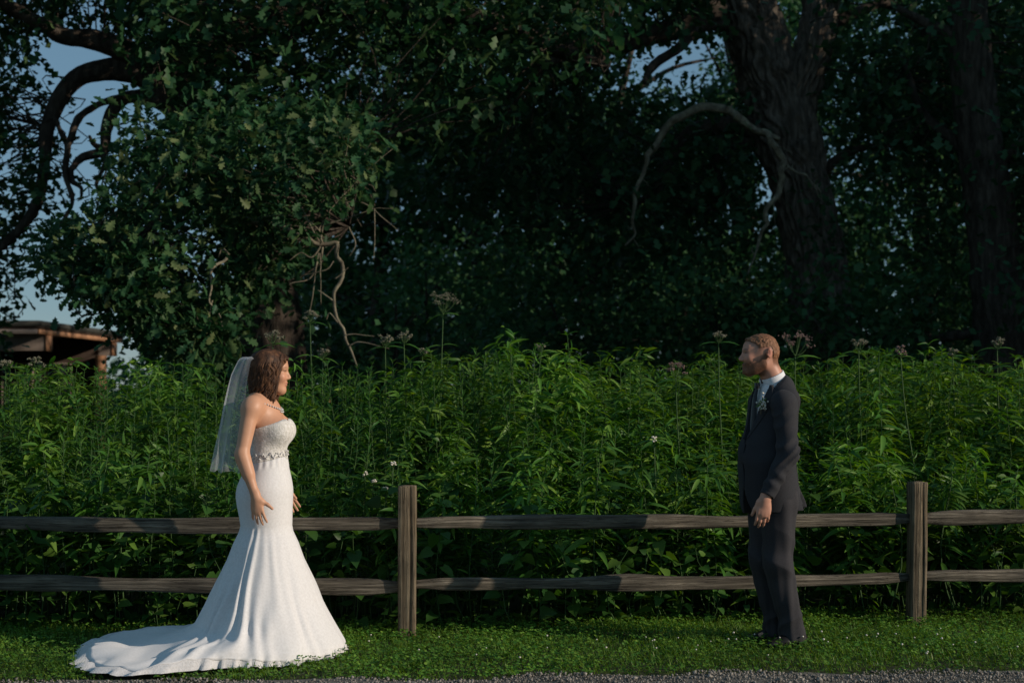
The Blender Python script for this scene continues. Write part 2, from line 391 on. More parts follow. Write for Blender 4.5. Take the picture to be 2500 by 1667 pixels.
ok = (rng.random(n) < .25 + .9 * pat) & (y > edge_y(x) + .16); x, y = x[ok], y[ok]; n = len(x)
hz = rng.uniform(.018, .055, n) * np.clip((y - edge_y(x)) / .4, .4, 1.15)
for k in range(3):
    a = rng.uniform(0, 2, n) + k * 2.094
    nn = np.stack([rng.normal(0, .35, n), rng.normal(0, .35, n) - .15, np.ones(n)], -1)
    dd = np.stack([np.cos(a), np.sin(a), rng.normal(.1, .3, n)], -1)
    scatter(cb, cv, cf, frames(dd, nn, rng.uniform(.010, .019, n)), np.stack([x, y, hz], -1))
tag(cb.build('clover_ground_cover', M['clover']), kind='stuff')
# clover blooms: a round head on a thin stalk, each one its own
bmv = MB()
th = np.linspace(0, 2 * math.pi, 8, endpoint=False)
P = []
for zz, rr in ((-.004, .003), (-.0015, .006), (.0025, .0065), (.005, .004)):
    for k, a in enumerate(th): P.append((rr * (1 + .15 * (-1) ** k) * math.cos(a), rr * (1 + .15 * (-1) ** k) * math.sin(a), zz))
P.append((0, 0, .0065)); P.append((0, 0, -.006))
i = np.arange(3)[:, None] * 8; j = np.arange(8)[None]
Q = np.stack([i + j, i + (j + 1) % 8, i + 8 + (j + 1) % 8, i + 8 + j], -1).reshape(-1, 4)
jj = np.arange(8)
bloom_me = mesh_from('bloom', P, [Q, np.stack([24 + jj, 24 + (jj + 1) % 8, np.full(8, 32)], -1), np.stack([(jj + 1) % 8, jj, np.full(8, 33)], -1)])
bloom_me.materials.append(M['white_bloom'])
sb = MB(); tube(sb, [(0, 0, -.09), (.002, 0, -.05), (0, 0, -.006)], [.0012, .001], 4); stalk_me = mesh_from('stalk', np.concatenate(sb.V), sb.Fc); stalk_me.materials.append(M['stem'])
nb = 55
BLOOMS = []
bx = np.concatenate([rng.uniform(1.0, 3.4, nb - 18), rng.uniform(-1.0, 1.2, 18)])
by = edge_y(bx) + .25 + rng.random(nb) * .85
for i in range(nb):
    e = obj('clover_bloom', bloom_me); e.location = (bx[i], by[i], rng.uniform(.06, .085)); s_ = rng.uniform(.55, 1.05)
    e.scale = (s_, s_, s_ if s_ < 1.2 else 1.2); e.rotation_euler = (rng.uniform(-.3, .3), rng.uniform(-.3, .3), rng.uniform(0, 6))
    tag(e, 'small round white clover bloom standing in the grass strip below the fence', 'flower', 'white clover blooms in the grass strip')
    obj('stalk', stalk_me, None, e); BLOOMS.append(e)

# ---------------------------------------------------------------- herb thicket
def lance(n=5, w=.26, arch=.22, fold=.06, tip=1.0):
    """leaf along +y of length 1, drooping towards -z"""
    ys = np.linspace(0, 1, n); V = []; fa = []
    for k, yy in enumerate(ys):
        ww = w * .5 * math.sin(math.pi * min(1, yy ** .75)) ** .8 if 0 < yy < 1 else 0
        z = -arch * yy ** 2
        V += [(-ww, yy * math.cos(.2), z + fold * (ww > 0)), (0, yy * math.cos(.2), z), (ww, yy * math.cos(.2), z + fold * (ww > 0))]
    V = np.array(V)
    fq = []; ft = []
    for k in range(n - 1):
        a = 3 * k; b_ = a + 3
        if k == 0: ft += [(a + 1, b_ + 1, b_), (a + 1, b_ + 2, b_ + 1)]
        elif k == n - 2: ft += [(a, a + 1, b_ + 1), (a + 1, a + 2, b_ + 1)]
        else: fq += [(a, a + 1, b_ + 1, b_), (a + 1, a + 2, b_ + 2, b_ + 1)]
    fs = [np.array(ft)] + ([np.array(fq)] if fq else [])
    used = np.unique(np.concatenate([f.ravel() for f in fs])); mp_ = -np.ones(len(V), int); mp_[used] = np.arange(len(used))
    return V[used], [mp_[f] for f in fs]
def cordate():
    V = np.array([[0,0,0],[-.28,-.08,.03],[-.42,.18,.05],[-.3,.55,.02],[0,1,-.18],[.3,.55,.02],[.42,.18,.05],[.28,-.08,.03],[0,.45,-.04]], float)
    return V, [np.array([[0,8,1],[1,8,2],[2,8,3],[3,8,4],[4,8,5],[5,8,6],[6,8,7],[7,8,0]])]
LEAF = {'A': lance(5, .20, .48, .04), 'B': lance(4, .17, .25, .03), 'C': cordate()}
def plant(sp, h, r):
    """returns stem points, and leaf arrays d, nrm, pos, size"""
    lx, ly = r.normal(0, .05, 2) * h; k = np.linspace(0, 1, 7)
    bend = r.normal(0, .03, 2)
    stem = np.stack([lx * k ** 1.6 + bend[0] * np.sin(k * 5), ly * k ** 1.6 + bend[1] * np.sin(k * 4), h * k], -1)
    stem -= stem[0]
    d = []; nn = []; pos = []; sz = []
    def sp_at(t): return np.array([np.interp(t, k, stem[:, q]) for q in range(3)])
    def leaf(t, a, el, s, off=0.0):
        dv = np.array([math.cos(a) * math.cos(el), math.sin(a) * math.cos(el), math.sin(el)])
        up = np.array([-math.cos(a) * math.sin(el), -math.sin(a) * math.sin(el), math.cos(el)]) + r.normal(0, .45, 3)
        d.append(dv); nn.append(up); pos.append(sp_at(t) + dv * off); sz.append(s)
    a0 = r.uniform(0, 6.28)
    if sp == 'A':
        z = h * r.uniform(.18, .3); i = 0
        while z < h * .97:
            t = z / h
            s = (.135 + .075 * math.sin(math.pi * min(1, t * 1.05)) ) * r.uniform(.75, 1.15) * (1 - .35 * max(0, t - .8) / .2)
            for m_ in (0, 1):
                if r.random() < (.95 if t > .4 else .7): leaf(t, a0 + m_ * math.pi + r.normal(0, .25), r.normal(.12, .28), s)
            if t > .45 and r.random() < .45: leaf(t, a0 + r.uniform(0, 6), r.normal(.6, .2), s * .55)
            a0 += math.pi / 2 + r.normal(0, .15); z += .052 * r.uniform(.75, 1.25) * (1 if t < .85 else .6)
        for m_ in range(5): leaf(1, a0 + m_ * 1.257, r.uniform(.5, 1.1), r.uniform(.05, .085))
        for b_i in range(int(5 * min(h, 1.6))):            # short side shoots, each ending in a tuft
            tt = r.uniform(.45, .97); ab = r.uniform(0, 6.28); p0 = sp_at(tt); p1 = p0 + np.array([math.cos(ab) * .6, math.sin(ab) * .6, .8]) * r.uniform(.07, .17)
            for m_ in range(6):
                a_ = ab + m_ * 1.05 + r.normal(0, .2); el = r.uniform(-.45, .7)
                d.append(np.array([math.cos(a_) * math.cos(el), math.sin(a_) * math.cos(el), math.sin(el)])); nn.append(np.array([-math.cos(a_) * math.sin(el), -math.sin(a_) * math.sin(el), math.cos(el)]) + r.normal(0, .5, 3)); pos.append(p1 - [0, 0, .01 * m_]); sz.append(r.uniform(.075, .14))
    elif sp == 'B':
        z = h * r.uniform(.25, .35)
        while z < h * .985:
            t = z / h; s = (.11 - .045 * t ** 3) * r.uniform(.75, 1.2)
            leaf(t, a0, r.normal(.45 + .4 * t ** 4, .18), s); a0 += 2.4; z += .019 * r.uniform(.7, 1.3)
        for m_ in range(5): leaf(1, a0 + m_ * 1.257, r.uniform(.7, 1.3), r.uniform(.035, .06))
    else:
        z = h * .15
        while z < h:
            t = z / h
            for m_ in (0, 1): leaf(t, a0 + m_ * math.pi + r.normal(0, .3), r.normal(-.15, .3), r.uniform(.06, .115), .04)
            a0 += 1.5; z += .075 * r.uniform(.7, 1.3)
        for m_ in range(3): leaf(1, a0 + m_ * 2.1, r.uniform(.1, .6), r.uniform(.05, .08), .02)
    return stem, np.array(d), np.array(nn), np.array(pos), np.array(sz)
# crest of the thicket, read along the photograph (disp px -> height above the camera's horizon at 10 m)
CR_X = np.array([-150,0,200,300,400,550,700,830,950,1000,1100,1180,1250,1350,1450,1550,1650,1750,1850,1950,2000,2150,2250,2352,2500])
CR_Y = np.array([845,850,838,842,850,842,850,840,838,820,812,782,812,805,815,838,822,825,838,838,815,805,800,812,815])
def crest(x, y):
    px = (x / y * F + 1250) / 1.063
    yy = np.interp(px, CR_X, CR_Y) * 1.063
    return 1.45 + (950 - yy) / F * y
def top_h(x, y):
    """height of a plant rooted at x,y: rises from the fence to the crest, then levels off"""
    dz = y - fence_y(x)
    c = 1.45 + (950 - np.interp((x / 10 * F + 1250) / 1.063, CR_X, CR_Y) * 1.063) / F * 10.2
    return np.clip(.62 + .95 * (dz - .25), .45, 9) * (dz < 1.35) + (dz >= 1.35) * 9, c
mass = {'A': MB(), 'B': MB(), 'C': MB()}; stems = MB()
def species(x, r):
    u = r.random()
    if x < -1.0: return 'B' if u < .72 else 'A'
    if x < .15: return 'B' if u < .55 else 'A'
    if x > 2.2: return 'A' if u < .75 else 'B'
    return 'A' if u < .75 else 'B'
def add_plant(sp, x, y, h, r):
    stem, d_, nn_, pos_, sz_ = plant(sp, h, r)
    base = np.array([x, y, -.01])
    tube(stems, stem + base, [.0045 if sp != 'C' else .003, .0018], 4, caps=False)
    scatter(mass[sp], LEAF[sp][0], LEAF[sp][1], frames(d_, nn_, sz_), pos_ + base)
r = np.random.default_rng(21)
cnt = 0
for i in range(1350):
    x = r.uniform(-5.6, 6.6); y = fence_y(x) + .42 + r.random() ** 1.5 * 4.4
    ramp_h, c = top_h(np.array(x), np.array(y))
    h = min(float(ramp_h), float(c)) * r.uniform(.82, 1.0) if r.random() < .8 else min(float(ramp_h), float(c)) * r.uniform(.6, .85)
    if y > fence_y(x) + 1.35 and r.random() < .3: h = float(c) * r.uniform(.97, 1.03)
    add_plant(species(x, r), x, y, h, r)
for i in range(300):       # low broad-leaved plants along the foot of the fence
    x = r.uniform(-5.2, 6.0); y = fence_y(x) + .22 + r.random() * .75
    add_plant('C', x, y, r.uniform(.25, .95), r)
tag(mass['A'].build('undergrowth_broad_leaves', M['herb_a']), kind='stuff')
tag(mass['B'].build('undergrowth_narrow_leaves', M['herb_b']), kind='stuff')
tag(mass['C'].build('undergrowth_vine_leaves', M['herb_c']), kind='stuff')
tag(stems.build('undergrowth_stems', M['stem']), kind='stuff')

# the front plants that can be told apart: stem and every leaf its own object
leaf_me = {}
for k in LEAF:
    leaf_me[k] = mesh_from('leaf', LEAF[k][0], LEAF[k][1]); leaf_me[k].materials.append(M['herb_c_part' if k == 'C' else 'herb_part'])
def plant_proto(sp, h, seed):
    rr = np.random.default_rng(seed); stem, d_, nn_, pos_, sz_ = plant(sp, h, rr)
    s_ = MB(); tube(s_, stem, [.006 if sp != 'C' else .0035, .002], 6)
    sme = mesh_from('stem', np.concatenate(s_.V), s_.Fc); sme.materials.append(M['stem'])
    Fm = frames(d_, nn_, np.ones(len(d_)))
    mats = [Matrix([[*(Fm[i][a] * sz_[i]), pos_[i][a]] for a in range(3)] + [[0, 0, 0, 1]]) for i in range(len(sz_))]
    return sme, mats, leaf_me[sp]
protos = {'A': [plant_proto('A', 1.0, s_) for s_ in (1, 2, 3)], 'B': [plant_proto('B', 1.0, s_) for s_ in (4,)], 'C': [plant_proto('C', .6, s_) for s_ in (6, 7)], 'T': [plant_proto('A', 1.75, s_) for s_ in (8, 9)]}
LBL = {'A': ('broad lance-leaved green herb leaning out at the front of the thicket', 'lance-leaved herbs along the thicket front'),
       'B': ('upright narrow-leaved green herb at the front edge of the thicket', 'narrow-leaved herbs along the thicket front'),
       'C': ('low plant with heart-shaped leaves growing just behind the fence rails', 'heart-leaved plants behind the rails')}
ONES = ['first','second','third','fourth','fifth','sixth','seventh','eighth','ninth']
ORD = ['first','second','third','fourth','fifth','sixth','seventh','eighth','ninth','tenth','eleventh','twelfth','thirteenth','fourteenth','fifteenth','sixteenth','seventeenth','eighteenth','nineteenth','twentieth']
for t_, u_ in (('twenty', None), ('thirty', 'thirtieth'), ('forty', 'fortieth'), ('fifty', 'fiftieth'), ('sixty', 'sixtieth'), ('seventy', 'seventieth')): ORD += ([u_] if u_ else []) + [t_ + '-' + q for q in ONES]
ZONES = [(-9, -1.55, 'counting leftward from the bride', -1), (-1.55, -.61, 'counting from the bride to the first post', 1), (-.61, 1.6, 'counting rightward from the first fence post', 1), (1.6, 2.5, 'counting rightward from the groom', 1), (2.5, 9, 'counting rightward from the second post', 1)]
def ordinal_labels(objs, text):
    for a, b_, ph, sg in ZONES:
        z = sorted([o for o in objs if a <= o.location.x * (FX_SCALE(o)) < b_], key=lambda o: sg * o.location.x)
        for k, o in enumerate(z): o['label'] = f'{ORD[k]} {text}, {ph}'
def FX_SCALE(o): return 8.3 / o.location.y
HERBS = {'A': [], 'B': [], 'C': []}
def place_herb(sp, x, y, h, rz, r, tilt=0):
    pk_ = 'T' if sp == 'A' and h > 1.4 else sp
    sme, mats, lme = protos[pk_][int(r.integers(len(protos[pk_])))]
    e = empty('wild_herb', (x, y, 0), rz); s_ = h / {'A': 1.0, 'B': 1.0, 'C': .6, 'T': 1.75}[pk_]
    e.scale = (1, 1, s_) if sp == 'B' else (max(.8, min(1.15, s_)),) * 2 + (s_,)
    e.rotation_euler = (tilt, 0, rz)
    tag(e, LBL[sp][0], 'herb', LBL[sp][1]); HERBS[sp].append(e)
    obj('stem', sme, None, e)
    for m_ in mats:
        o = obj('leaf', lme, None, e); o.matrix_local = m_
r = np.random.default_rng(5)
for i in range(34):
    x = r.uniform(-.2, 3.6) if i < 26 else r.uniform(-3.4, -1.2)
    y = fence_y(x) + r.uniform(.22, .5); place_herb('A', x, y, r.uniform(.75, 1.2), r.uniform(0, 6), r, .05)
for i in range(9):
    x = r.uniform(-3.4, -.9) if i < 6 else r.uniform(-.5, .5)
    place_herb('B', x, fence_y(x) + r.uniform(.4, .7), r.uniform(.95, 1.3), r.uniform(0, 6), r)
for i in range(34):
    x = r.uniform(-3.3, 3.6); place_herb('C', x, fence_y(x) + r.uniform(.12, .3), r.uniform(.35, .75), r.uniform(0, 6), r, .05)

# flowering stems that rise above the thicket
uf_v = np.array([[1,0,0],[-1,0,0],[0,1,0],[0,-1,0],[0,0,.9],[0,0,-.9]], float)
def flower_plant(px, py, Y, wid, label, pink=False, nleaf=4, seed=0, tall=.25, white=False):
    r = np.random.default_rng(seed + 100)
    top = D(px, py, Y); base = np.array([top[0] + r.normal(0, .05), top[1], 0.0])
    e = empty('flowering_herb', base); tag(e, label, 'wildflower', 'flowering stems rising above the thicket')
    T = top - base; H = T[2]; w = wid * 1.063 / F * Y          # flower head width in metres
    mb = MB(); st = np.array([[0,0,0],[T[0]*.3+.01,0,H*.4],[T[0]*.8,0.0,H*.75],[T[0],0,H - w * .75]]); tube(mb, smooth_path(st, 10), [.007, .0035], 6)
    fb = MB(); fbr = MB()
    nb_ = 9
    heads = []
    for k in range(nb_):
        a = k * 2.4; rad = w * .5 * (.25 + .75 * ((k + .5) / nb_) ** .6); s0 = np.array([T[0], 0, H - w * (.75 + .15 * r.random())])
        e0 = s0 + np.array([math.cos(a) * rad, math.sin(a) * rad, w * (.70 - .30 * (rad / (w * .5)) ** 2) + r.normal(0, .01)])
        tube(fbr, smooth_path([s0, (s0 + e0) / 2 + [0, 0, -.015], e0], 5), [.0022, .0015], 4); heads.append(e0)
    C = []
    for hd in heads:
        m_ = 20; C.append(hd + r.normal(0, 1, (m_, 3)) * [w * .07, w * .07, w * .045])
    C = np.vstack(C); q, _ = np.linalg.qr(r.normal(size=(len(C), 3, 3)))
    scatter(fb, uf_v, [np.array([[0,2,4],[2,1,4],[1,3,4],[3,0,4],[2,0,5],[1,2,5],[3,1,5],[0,3,5]])], q * r.uniform(.003, .007, len(C))[:, None, None], C)
    mb.build('stem', M['stem'], e)
    fh = fbr.build('flower_head', M['stem'], e)
    fb.build('floret_cluster', M['white_bloom'] if white else M['flower_pink'] if pink else M['flower'], fh, smooth=False)
    for lv in range(nleaf // 2 + 2):
        z = H - w * .9 - lv * tall; 
        if z < .3: break
        for s_ in (0, 1):
            a = r.uniform(-.4, .4) + s_ * math.pi + lv * .5; el = r.uniform(-.15, .45); dv = np.array([[math.cos(a) * math.cos(el), math.sin(a) * math.cos(el), math.sin(el)]])
            Fm = frames(dv, np.array([[0, -.35, 1.0]]), np.array([r.uniform(.12, .17)]))[0]
            o = obj('leaf', leaf_me['A'], None, e); xx = np.interp(z, [0, H], [0, T[0]])
            o.matrix_local = Matrix([[*Fm[a_], (xx, 0, z)[a_]] for a_ in range(3)] + [[0, 0, 0, 1]])
FL = [
 (1018, 668, 10.2, 62, 'tallest pale-headed flowering stem rising well above the thicket at mid-picture', False),
 (627, 757, 10.6, 40, 'pale flowering stem rising behind the top of the bride\'s head', False),
 (885, 768, 10.4, 34, 'small pale flowering stem, left one of the two beside the tallest stem', False),
 (928, 760, 10.2, 34, 'small pale flowering stem, right one of the two left of the tallest stem', False),
 (1650, 762, 9.8, 30, 'pale flowering stem just left of the groom\'s forehead', False),
 (1826, 757, 9.5, 74, 'wide flat pinkish-brown flower head standing right behind the groom\'s head', True),
 (1552, 832, 9.6, 46, 'low pinkish-brown flower head among leaves in front of the groom\'s face', True),
 (1972, 775, 10.0, 38, 'twin-topped pale flowering stem over the thicket right of the groom', False),
 (2068, 797, 9.8, 26, 'small pinkish flower head over the thicket between groom and second post', True),
 (2188, 800, 10.4, 22, 'dim greenish flower head over the thicket above the second post', False),
 (2290, 775, 10.6, 30, 'dim grey flower head before the dark trunk at far right', False),
 (82, 818, 10.0, 36, 'pale flowering stem before the dark windows of the wooden pavilion', False),
 (14, 822, 10.0, 30, 'pale flowering stem at the extreme left edge of the thicket', False),
 (712, 712, 11.0, 34, 'thin dim flowering stem just right of the bride\'s face', False),
 (742, 800, 10.6, 26, 'short pale flowering stem under the hanging dead branch', False),
 (970, 797, 10.9, 22, 'tiny pale flower head low beside the tallest stem', False),
 (1240, 790, 11.0, 22, 'faint flower head at the crest right of mid-picture', False)]
for k, (px, py, Y, w_, lb, pk) in enumerate(FL): flower_plant(px, py, Y, w_, lb, pk, 4, k, .25 if k else .22)
for k, (px, py, Y) in enumerate([(838, 1083, 8.95), (858, 1102, 8.92), (903, 1060, 8.98), (885, 1120, 8.9), (1502, 1003, 9.3), (1795, 1218, 8.95)]):
    flower_plant(px, py, Y, 10, ['small white wildflower in front of the thicket just left of the first fence post, upper', 'small white wildflower just left of the first fence post, middle of the group', 'small white wildflower directly above the first fence post\'s left edge', 'small white wildflower lowest beside the first fence post', 'small white wildflower alone in the thicket at mid-right', 'small white wildflower by the top rail near the groom'][k], False, 2, 50 + k, .3, True)
for k, (px, py, Y, hh) in enumerate([(1340, 762, 9.9, 0), (1178, 765, 9.8, 0), (1195, 785, 9.7, 0), (2030, 800, 9.6, 0), (380, 838, 9.9, 0)]):
    t_ = D(px, py, Y); place_herb('A', t_[0], t_[1], t_[2] - .03, k * 1.3, r)
ordinal_labels(HERBS['A'], 'lance-leaved herb of the thicket front'); ordinal_labels(HERBS['B'], 'narrow-leaved upright herb'); ordinal_labels(HERBS['C'], 'heart-leaved plant by the rails'); ordinal_labels(BLOOMS, 'white clover bloom')
# ---------------------------------------------------------------- trees
oakV = np.array([[0,0,0],[.07,.16,0],[.20,.24,.02],[.12,.34,.02],[.33,.50,.05],[.17,.58,.03],[.36,.76,.04],[.18,.80,.01],[.16,.95,-.03],[0,1,-.06],
                 [-.16,.95,-.03],[-.18,.80,.01],[-.36,.76,.04],[-.17,.58,.03],[-.33,.50,.05],[-.12,.34,.02],[-.20,.24,.02],[-.07,.16,0],[0,.5,-.05]], float)
oakF = [np.array([[k, (k + 1) % 18, 18] for k in range(18)])]
oak2V = np.array([[0,0,0],[.26,.30,.03],[.12,.45,.0],[.34,.72,.03],[0,1,-.06],[-.34,.72,.03],[-.12,.45,0],[-.26,.30,.03]], float)
oak2F = [np.array([[0,1,2],[2,3,4],[2,4,6],[4,5,6],[0,2,6],[0,6,7]])]
cardV = np.array([[0,0,0],[.38,.5,.06],[0,1,-.05],[-.38,.5,.06]], float); cardF = [np.array([[0,1,2],[0,2,3]])]
def cluster_leaves(mb, C, n_per, rad, size, tmpl, r, out_c=None, droop=.25):
    C = np.repeat(C, n_per, 0); n = len(C)
    P = C + r.normal(0, 1, (n, 3)) * rad
    d = rdir(n, r) + (P - C) / rad * .5; d[:, 2] -= droop
    nn = rdir(n, r) * .75 + [0, 0, 1.0]
    scatter(mb, tmpl[0], tmpl[1], frames(d, nn, r.uniform(size * .65, size * 1.25, n)), P)
    return P
def region_clusters(poly, n, Y0, Y1, r, gaps=(), bias=1.0):
    """cluster centres filling the volume seen through a polygon (photograph disp px) between two depths"""
    poly = np.array(poly, float); lo, hi = poly.min(0), poly.max(0); out = []
    while len(out) < n:
        x = r.uniform(lo[0], hi[0], n); y = r.uniform(lo[1], hi[1], n); ok = in_poly(x, y, poly)
        for gx, gy, ga, gb_ in gaps: ok &= ((x - gx) / ga / 1.35) ** 2 + ((y - gy) / gb_ / 1.35) ** 2 > 1
        for a, b_ in zip(x[ok], y[ok]): out.append(D(a, b_, Y0 + (Y1 - Y0) * r.random() ** bias))
    return np.array(out[:n])
def twigs_to(mb, C, skel, r, frac=.6, r0=.012):
    for c in C[r.random(len(C)) < frac]:
        k = np.argmin(((skel - c) ** 2).sum(1)); s_ = skel[k]
        if np.linalg.norm(s_ - c) > 3.5: continue
        m_ = (s_ + c) / 2 + r.normal(0, .12, 3) * np.linalg.norm(s_ - c)
        tube(mb, smooth_path([s_, m_, c], 6), [r0, r0 * .35], 4, caps=False)
def tree_root(name, base, label, cat='tree', group=None):
    e = empty(name, base); tag(e, label, cat, group); return e
def local(o, root):      # parts built in world coordinates hang under their root unmoved
    o.matrix_parent_inverse = Matrix.Translation(-Vector(root.location)); return o
GAPS = [(1520, 125, 80, 70), (1442, 160, 36, 50), (1565, 170, 55, 42), (2050, 40, 45, 28), (1650, 60, 30, 40), (1290, 12, 30, 14), (960, 548, 15, 12), (905, 75, 22, 12), (1115, 378, 16, 9), (1200, 395, 20, 12), (1255, 330, 14, 9), (1280, 210, 10, 8), (880, 218, 14, 9), (1100, 105, 12, 9), (1380, 205, 18, 12), (1445, 490, 12, 14), (1510, 515, 9, 9), (1600, 605, 10, 12), (1690, 455, 9, 9), (2045, 460, 20, 14), (2100, 505, 15, 13), (2210, 660, 10, 9), (2030, 590, 12, 12), (1990, 620, 9, 9), (1030, 470, 10, 7), (1420, 575, 10, 8)]
r = np.random.default_rng(31)
# --- left oak, its low bough hanging towards the path
root = tree_root('oak_tree', (D(640, 900, 19)[0], 19, 0), 'large spreading oak behind the bride with a leafy low bough and curving bare limbs')
tm = MB()
b0 = D(636, 900, 19); b0[2] = -.2
trunk = smooth_path([b0, D(628, 800, 19), D(606, 650, 19), D(550, 480, 19), D(470, 330, 19), D(432, 240, 19), D(440, 120, 19.2), D(470, -60, 19.6), D(520, -330, 20)], 90)
tube(tm, trunk, [.5, .42, .38, .36, .34, .32, .28, .24, .16], 64, .08, .035, 15, 3)
local(tm.build('trunk', M['bark'], root), root)
limbs = [([(432,250),(378,178),(302,124),(216,92),(140,81),(54,32),(-60,-30)], 19, 18, [.22,.17,.15,.12,.09,.06]),
 ([(450,290),(400,227),(324,167),(243,162),(178,178),(135,232),(108,302),(103,367),(81,475),(16,556),(-50,600)], 19, 18, [.24,.2,.16,.12,.11,.09,.07,.05,.04]),
 ([(430,260),(346,227),(292,224),(259,254),(243,302),(238,346),(189,362),(162,389)], 18.9, 18, [.13,.1,.08,.08,.07,.05,.035]),
 ([(280,222),(221,243),(178,275),(157,329),(124,270)], 18.5, 18, [.045,.035,.05,.04,.02]),
 ([(162,389),(165,415),(186,432),(184,459)], 18, 17.9, [.035,.03,.012]),
 ([(238,346),(215,330),(205,312)], 18.2, 18, [.05,.03,.012]),
 ([(235,350),(240,380),(222,420),(225,440)], 18.2, 18, [.05,.022,.01]),
 ([(157,329),(150,400),(165,470),(110,560),(110,600)], 18, 17.6, [.04,.03,.025,.01]),
 ([(440,300),(556,194),(583,151),(648,108),(702,54),(800,-30),(900,-120)], 19, 17, [.17,.1,.08,.07,.06,.05]),
 ([(560,480),(520,430),(440,470),(360,520),(280,560),(200,600)], 18.5, 15, [.12,.09,.06,.04,.02]),
 ([(560,500),(640,440),(700,430),(760,470),(800,520)], 18.5, 15.5, [.1,.06,.04,.02]),
 ([(470,120),(620,40),(820,10),(1000,30),(1150,60),(1290,120),(1400,150)], 19, 18, [.24,.2,.18,.15,.1,.05]),
 ([(470,330),(600,300),(720,300),(850,330)], 19, 16, [.12,.08,.05,.03])]
skel = [trunk]
for k, (pts, ya, yb, rr) in enumerate(limbs):
    P = [D(a, b_, ya + (yb - ya) * i / (len(pts) - 1)) for i, (a, b_) in enumerate(pts)]
    P = smooth_path(P, 40); skel.append(P); lm = MB(); tube(lm, P, rr, 14, .18, .012, 7, k)
    local(lm.build('limb', M['bark'], root), root)
skel = np.vstack(skel)
cr = MB(); tw = MB()
BOUGH = [(290,262),(420,250),(560,262),(690,255),(820,262),(890,330),(850,420),(790,440),(740,520),(690,600),(640,640),(560,700),(530,800),(450,820),(340,790),(335,765),(275,712),(170,680),(140,610),(85,640),(105,560),(192,495),(268,400),(268,325)]
bcl = np.vstack([region_clusters(BOUGH, 520, 13.6, 17, r, [(960,548,15,12)]), region_clusters([(120,600),(210,560),(520,640),(520,790),(440,820),(310,755),(190,680)], 70, 13.4, 15, r)])
bcl = bcl[vnoise(bcl, 1.9, 3) > -.22]
cluster_leaves(cr, bcl, 26, .12, .13, (oakV, oakF), r)
twigs_to(tw, bcl, skel, r, .8)
topm = region_clusters([(335,-90),(1460,-90),(1430,60),(1320,100),(1180,150),(1100,290),(900,340),(700,270),(560,270),(400,205),(330,120)], 620, 15.5, 21.5, r, GAPS)
topm = topm[vnoise(topm, 1.3, 4) > -.30]
cluster_leaves(cr, topm, 20, .2, .16, (oak2V, oak2F), r); twigs_to(tw, topm, skel, r, .5)
lft = []
for poly, n_, in (([(-200,-90),(360,-90),(300,80),(255,62),(120,40),(60,150),(90,235),(-200,262)], 120), ([(-200,250),(38,255),(105,200),(130,195),(150,215),(140,260),(130,300),(112,400),(130,470),(100,515),(60,455),(-200,475)], 72),
                  ([(-200,480),(45,480),(92,505),(38,560),(62,640),(30,690),(-200,700)], 36), ([(270,40),(420,60),(420,150),(330,130)], 14), ([(-220,700),(-10,705),(-5,760),(-30,850),(-220,870)], 45)):
    lft.append(region_clusters(poly, n_, 17.5, 21, r, [(205, 40, 22, 28), (60, 290, 22, 30), (110, 250, 15, 22), (20,390,25,30), (235, 85, 60, 24)]))
lft = np.vstack(lft)
cluster_leaves(cr, lft, 24, .13, .15, (oak2V, oak2F), r); twigs_to(tw, lft, skel, r, .7)
# the crown above the frame
up = np.array([D(r.uniform(-500, 1300), r.uniform(-900, -90), r.uniform(15.5, 22)) for _ in range(600)])
cluster_leaves(cr, up, 14, .35, .24, (oak2V, oak2F), r)
local(cr.build('crown', M['oak_near'], root), root); local(tw.build('twigs', M['bark'], root), root)
# single leaves on the near face of the bough
lm_ = mesh_from('leaf', oakV, oakF); lm_.materials.append(M['oak_part'])
fr = region_clusters(BOUGH[:-1], 290, 13.3, 13.9, r)
dd = rdir(290, r); dd[:, 2] -= .3; Fm = frames(dd, rdir(290, r) * .6 + [.2, -.5, .8], r.uniform(.09, .16, 290))
inv = Matrix.Translation(-Vector(root.location))
for i in range(290):
    o = obj('leaf', lm_, None, root)
    o.matrix_basis = inv @ Matrix([[*Fm[i][a], fr[i][a]] for a in range(3)] + [[0, 0, 0, 1]])
# bare dead branch hanging from the bough
db = MB()
def dseg(pts, Y, rr, n=26, ns=8):
    am = 1.0 if ns > 5 and rr[0] > .015 else .3
    Pq = smooth_path([D(a, b_, Y) for a, b_ in pts], n); Pq = Pq + am * (vnoise(Pq + 3, 7, 5)[:, None] * [.03, .05, 0] + vnoise(Pq + 9, 9, 6)[:, None] * [0, 0, .025])
    tube(db, Pq, [q * .72 for q in rr], ns, .25, 0, seed=int(pts[0][0]))
dseg([(560,500),(640,520),(700,545),(735,562),(776,560)], 14.2, [.05,.04,.035,.03])
dseg([(772,560),(766,585),(778,610),(777,640),(764,672),(763,705),(775,740),(790,775),(800,800),(818,838)], 14.0, [.032,.03,.03,.026,.024,.022,.02,.012])
dseg([(735,565),(728,600),(700,640),(668,655)], 14, [.016,.012,.005]); dseg([(735,565),(715,590),(690,580),(665,600)], 14, [.014,.01,.005])
dseg([(730,580),(722,640),(715,700),(705,725)], 14, [.01,.007,.003]); dseg([(732,580),(738,640),(735,700)], 14, [.009,.006,.003])
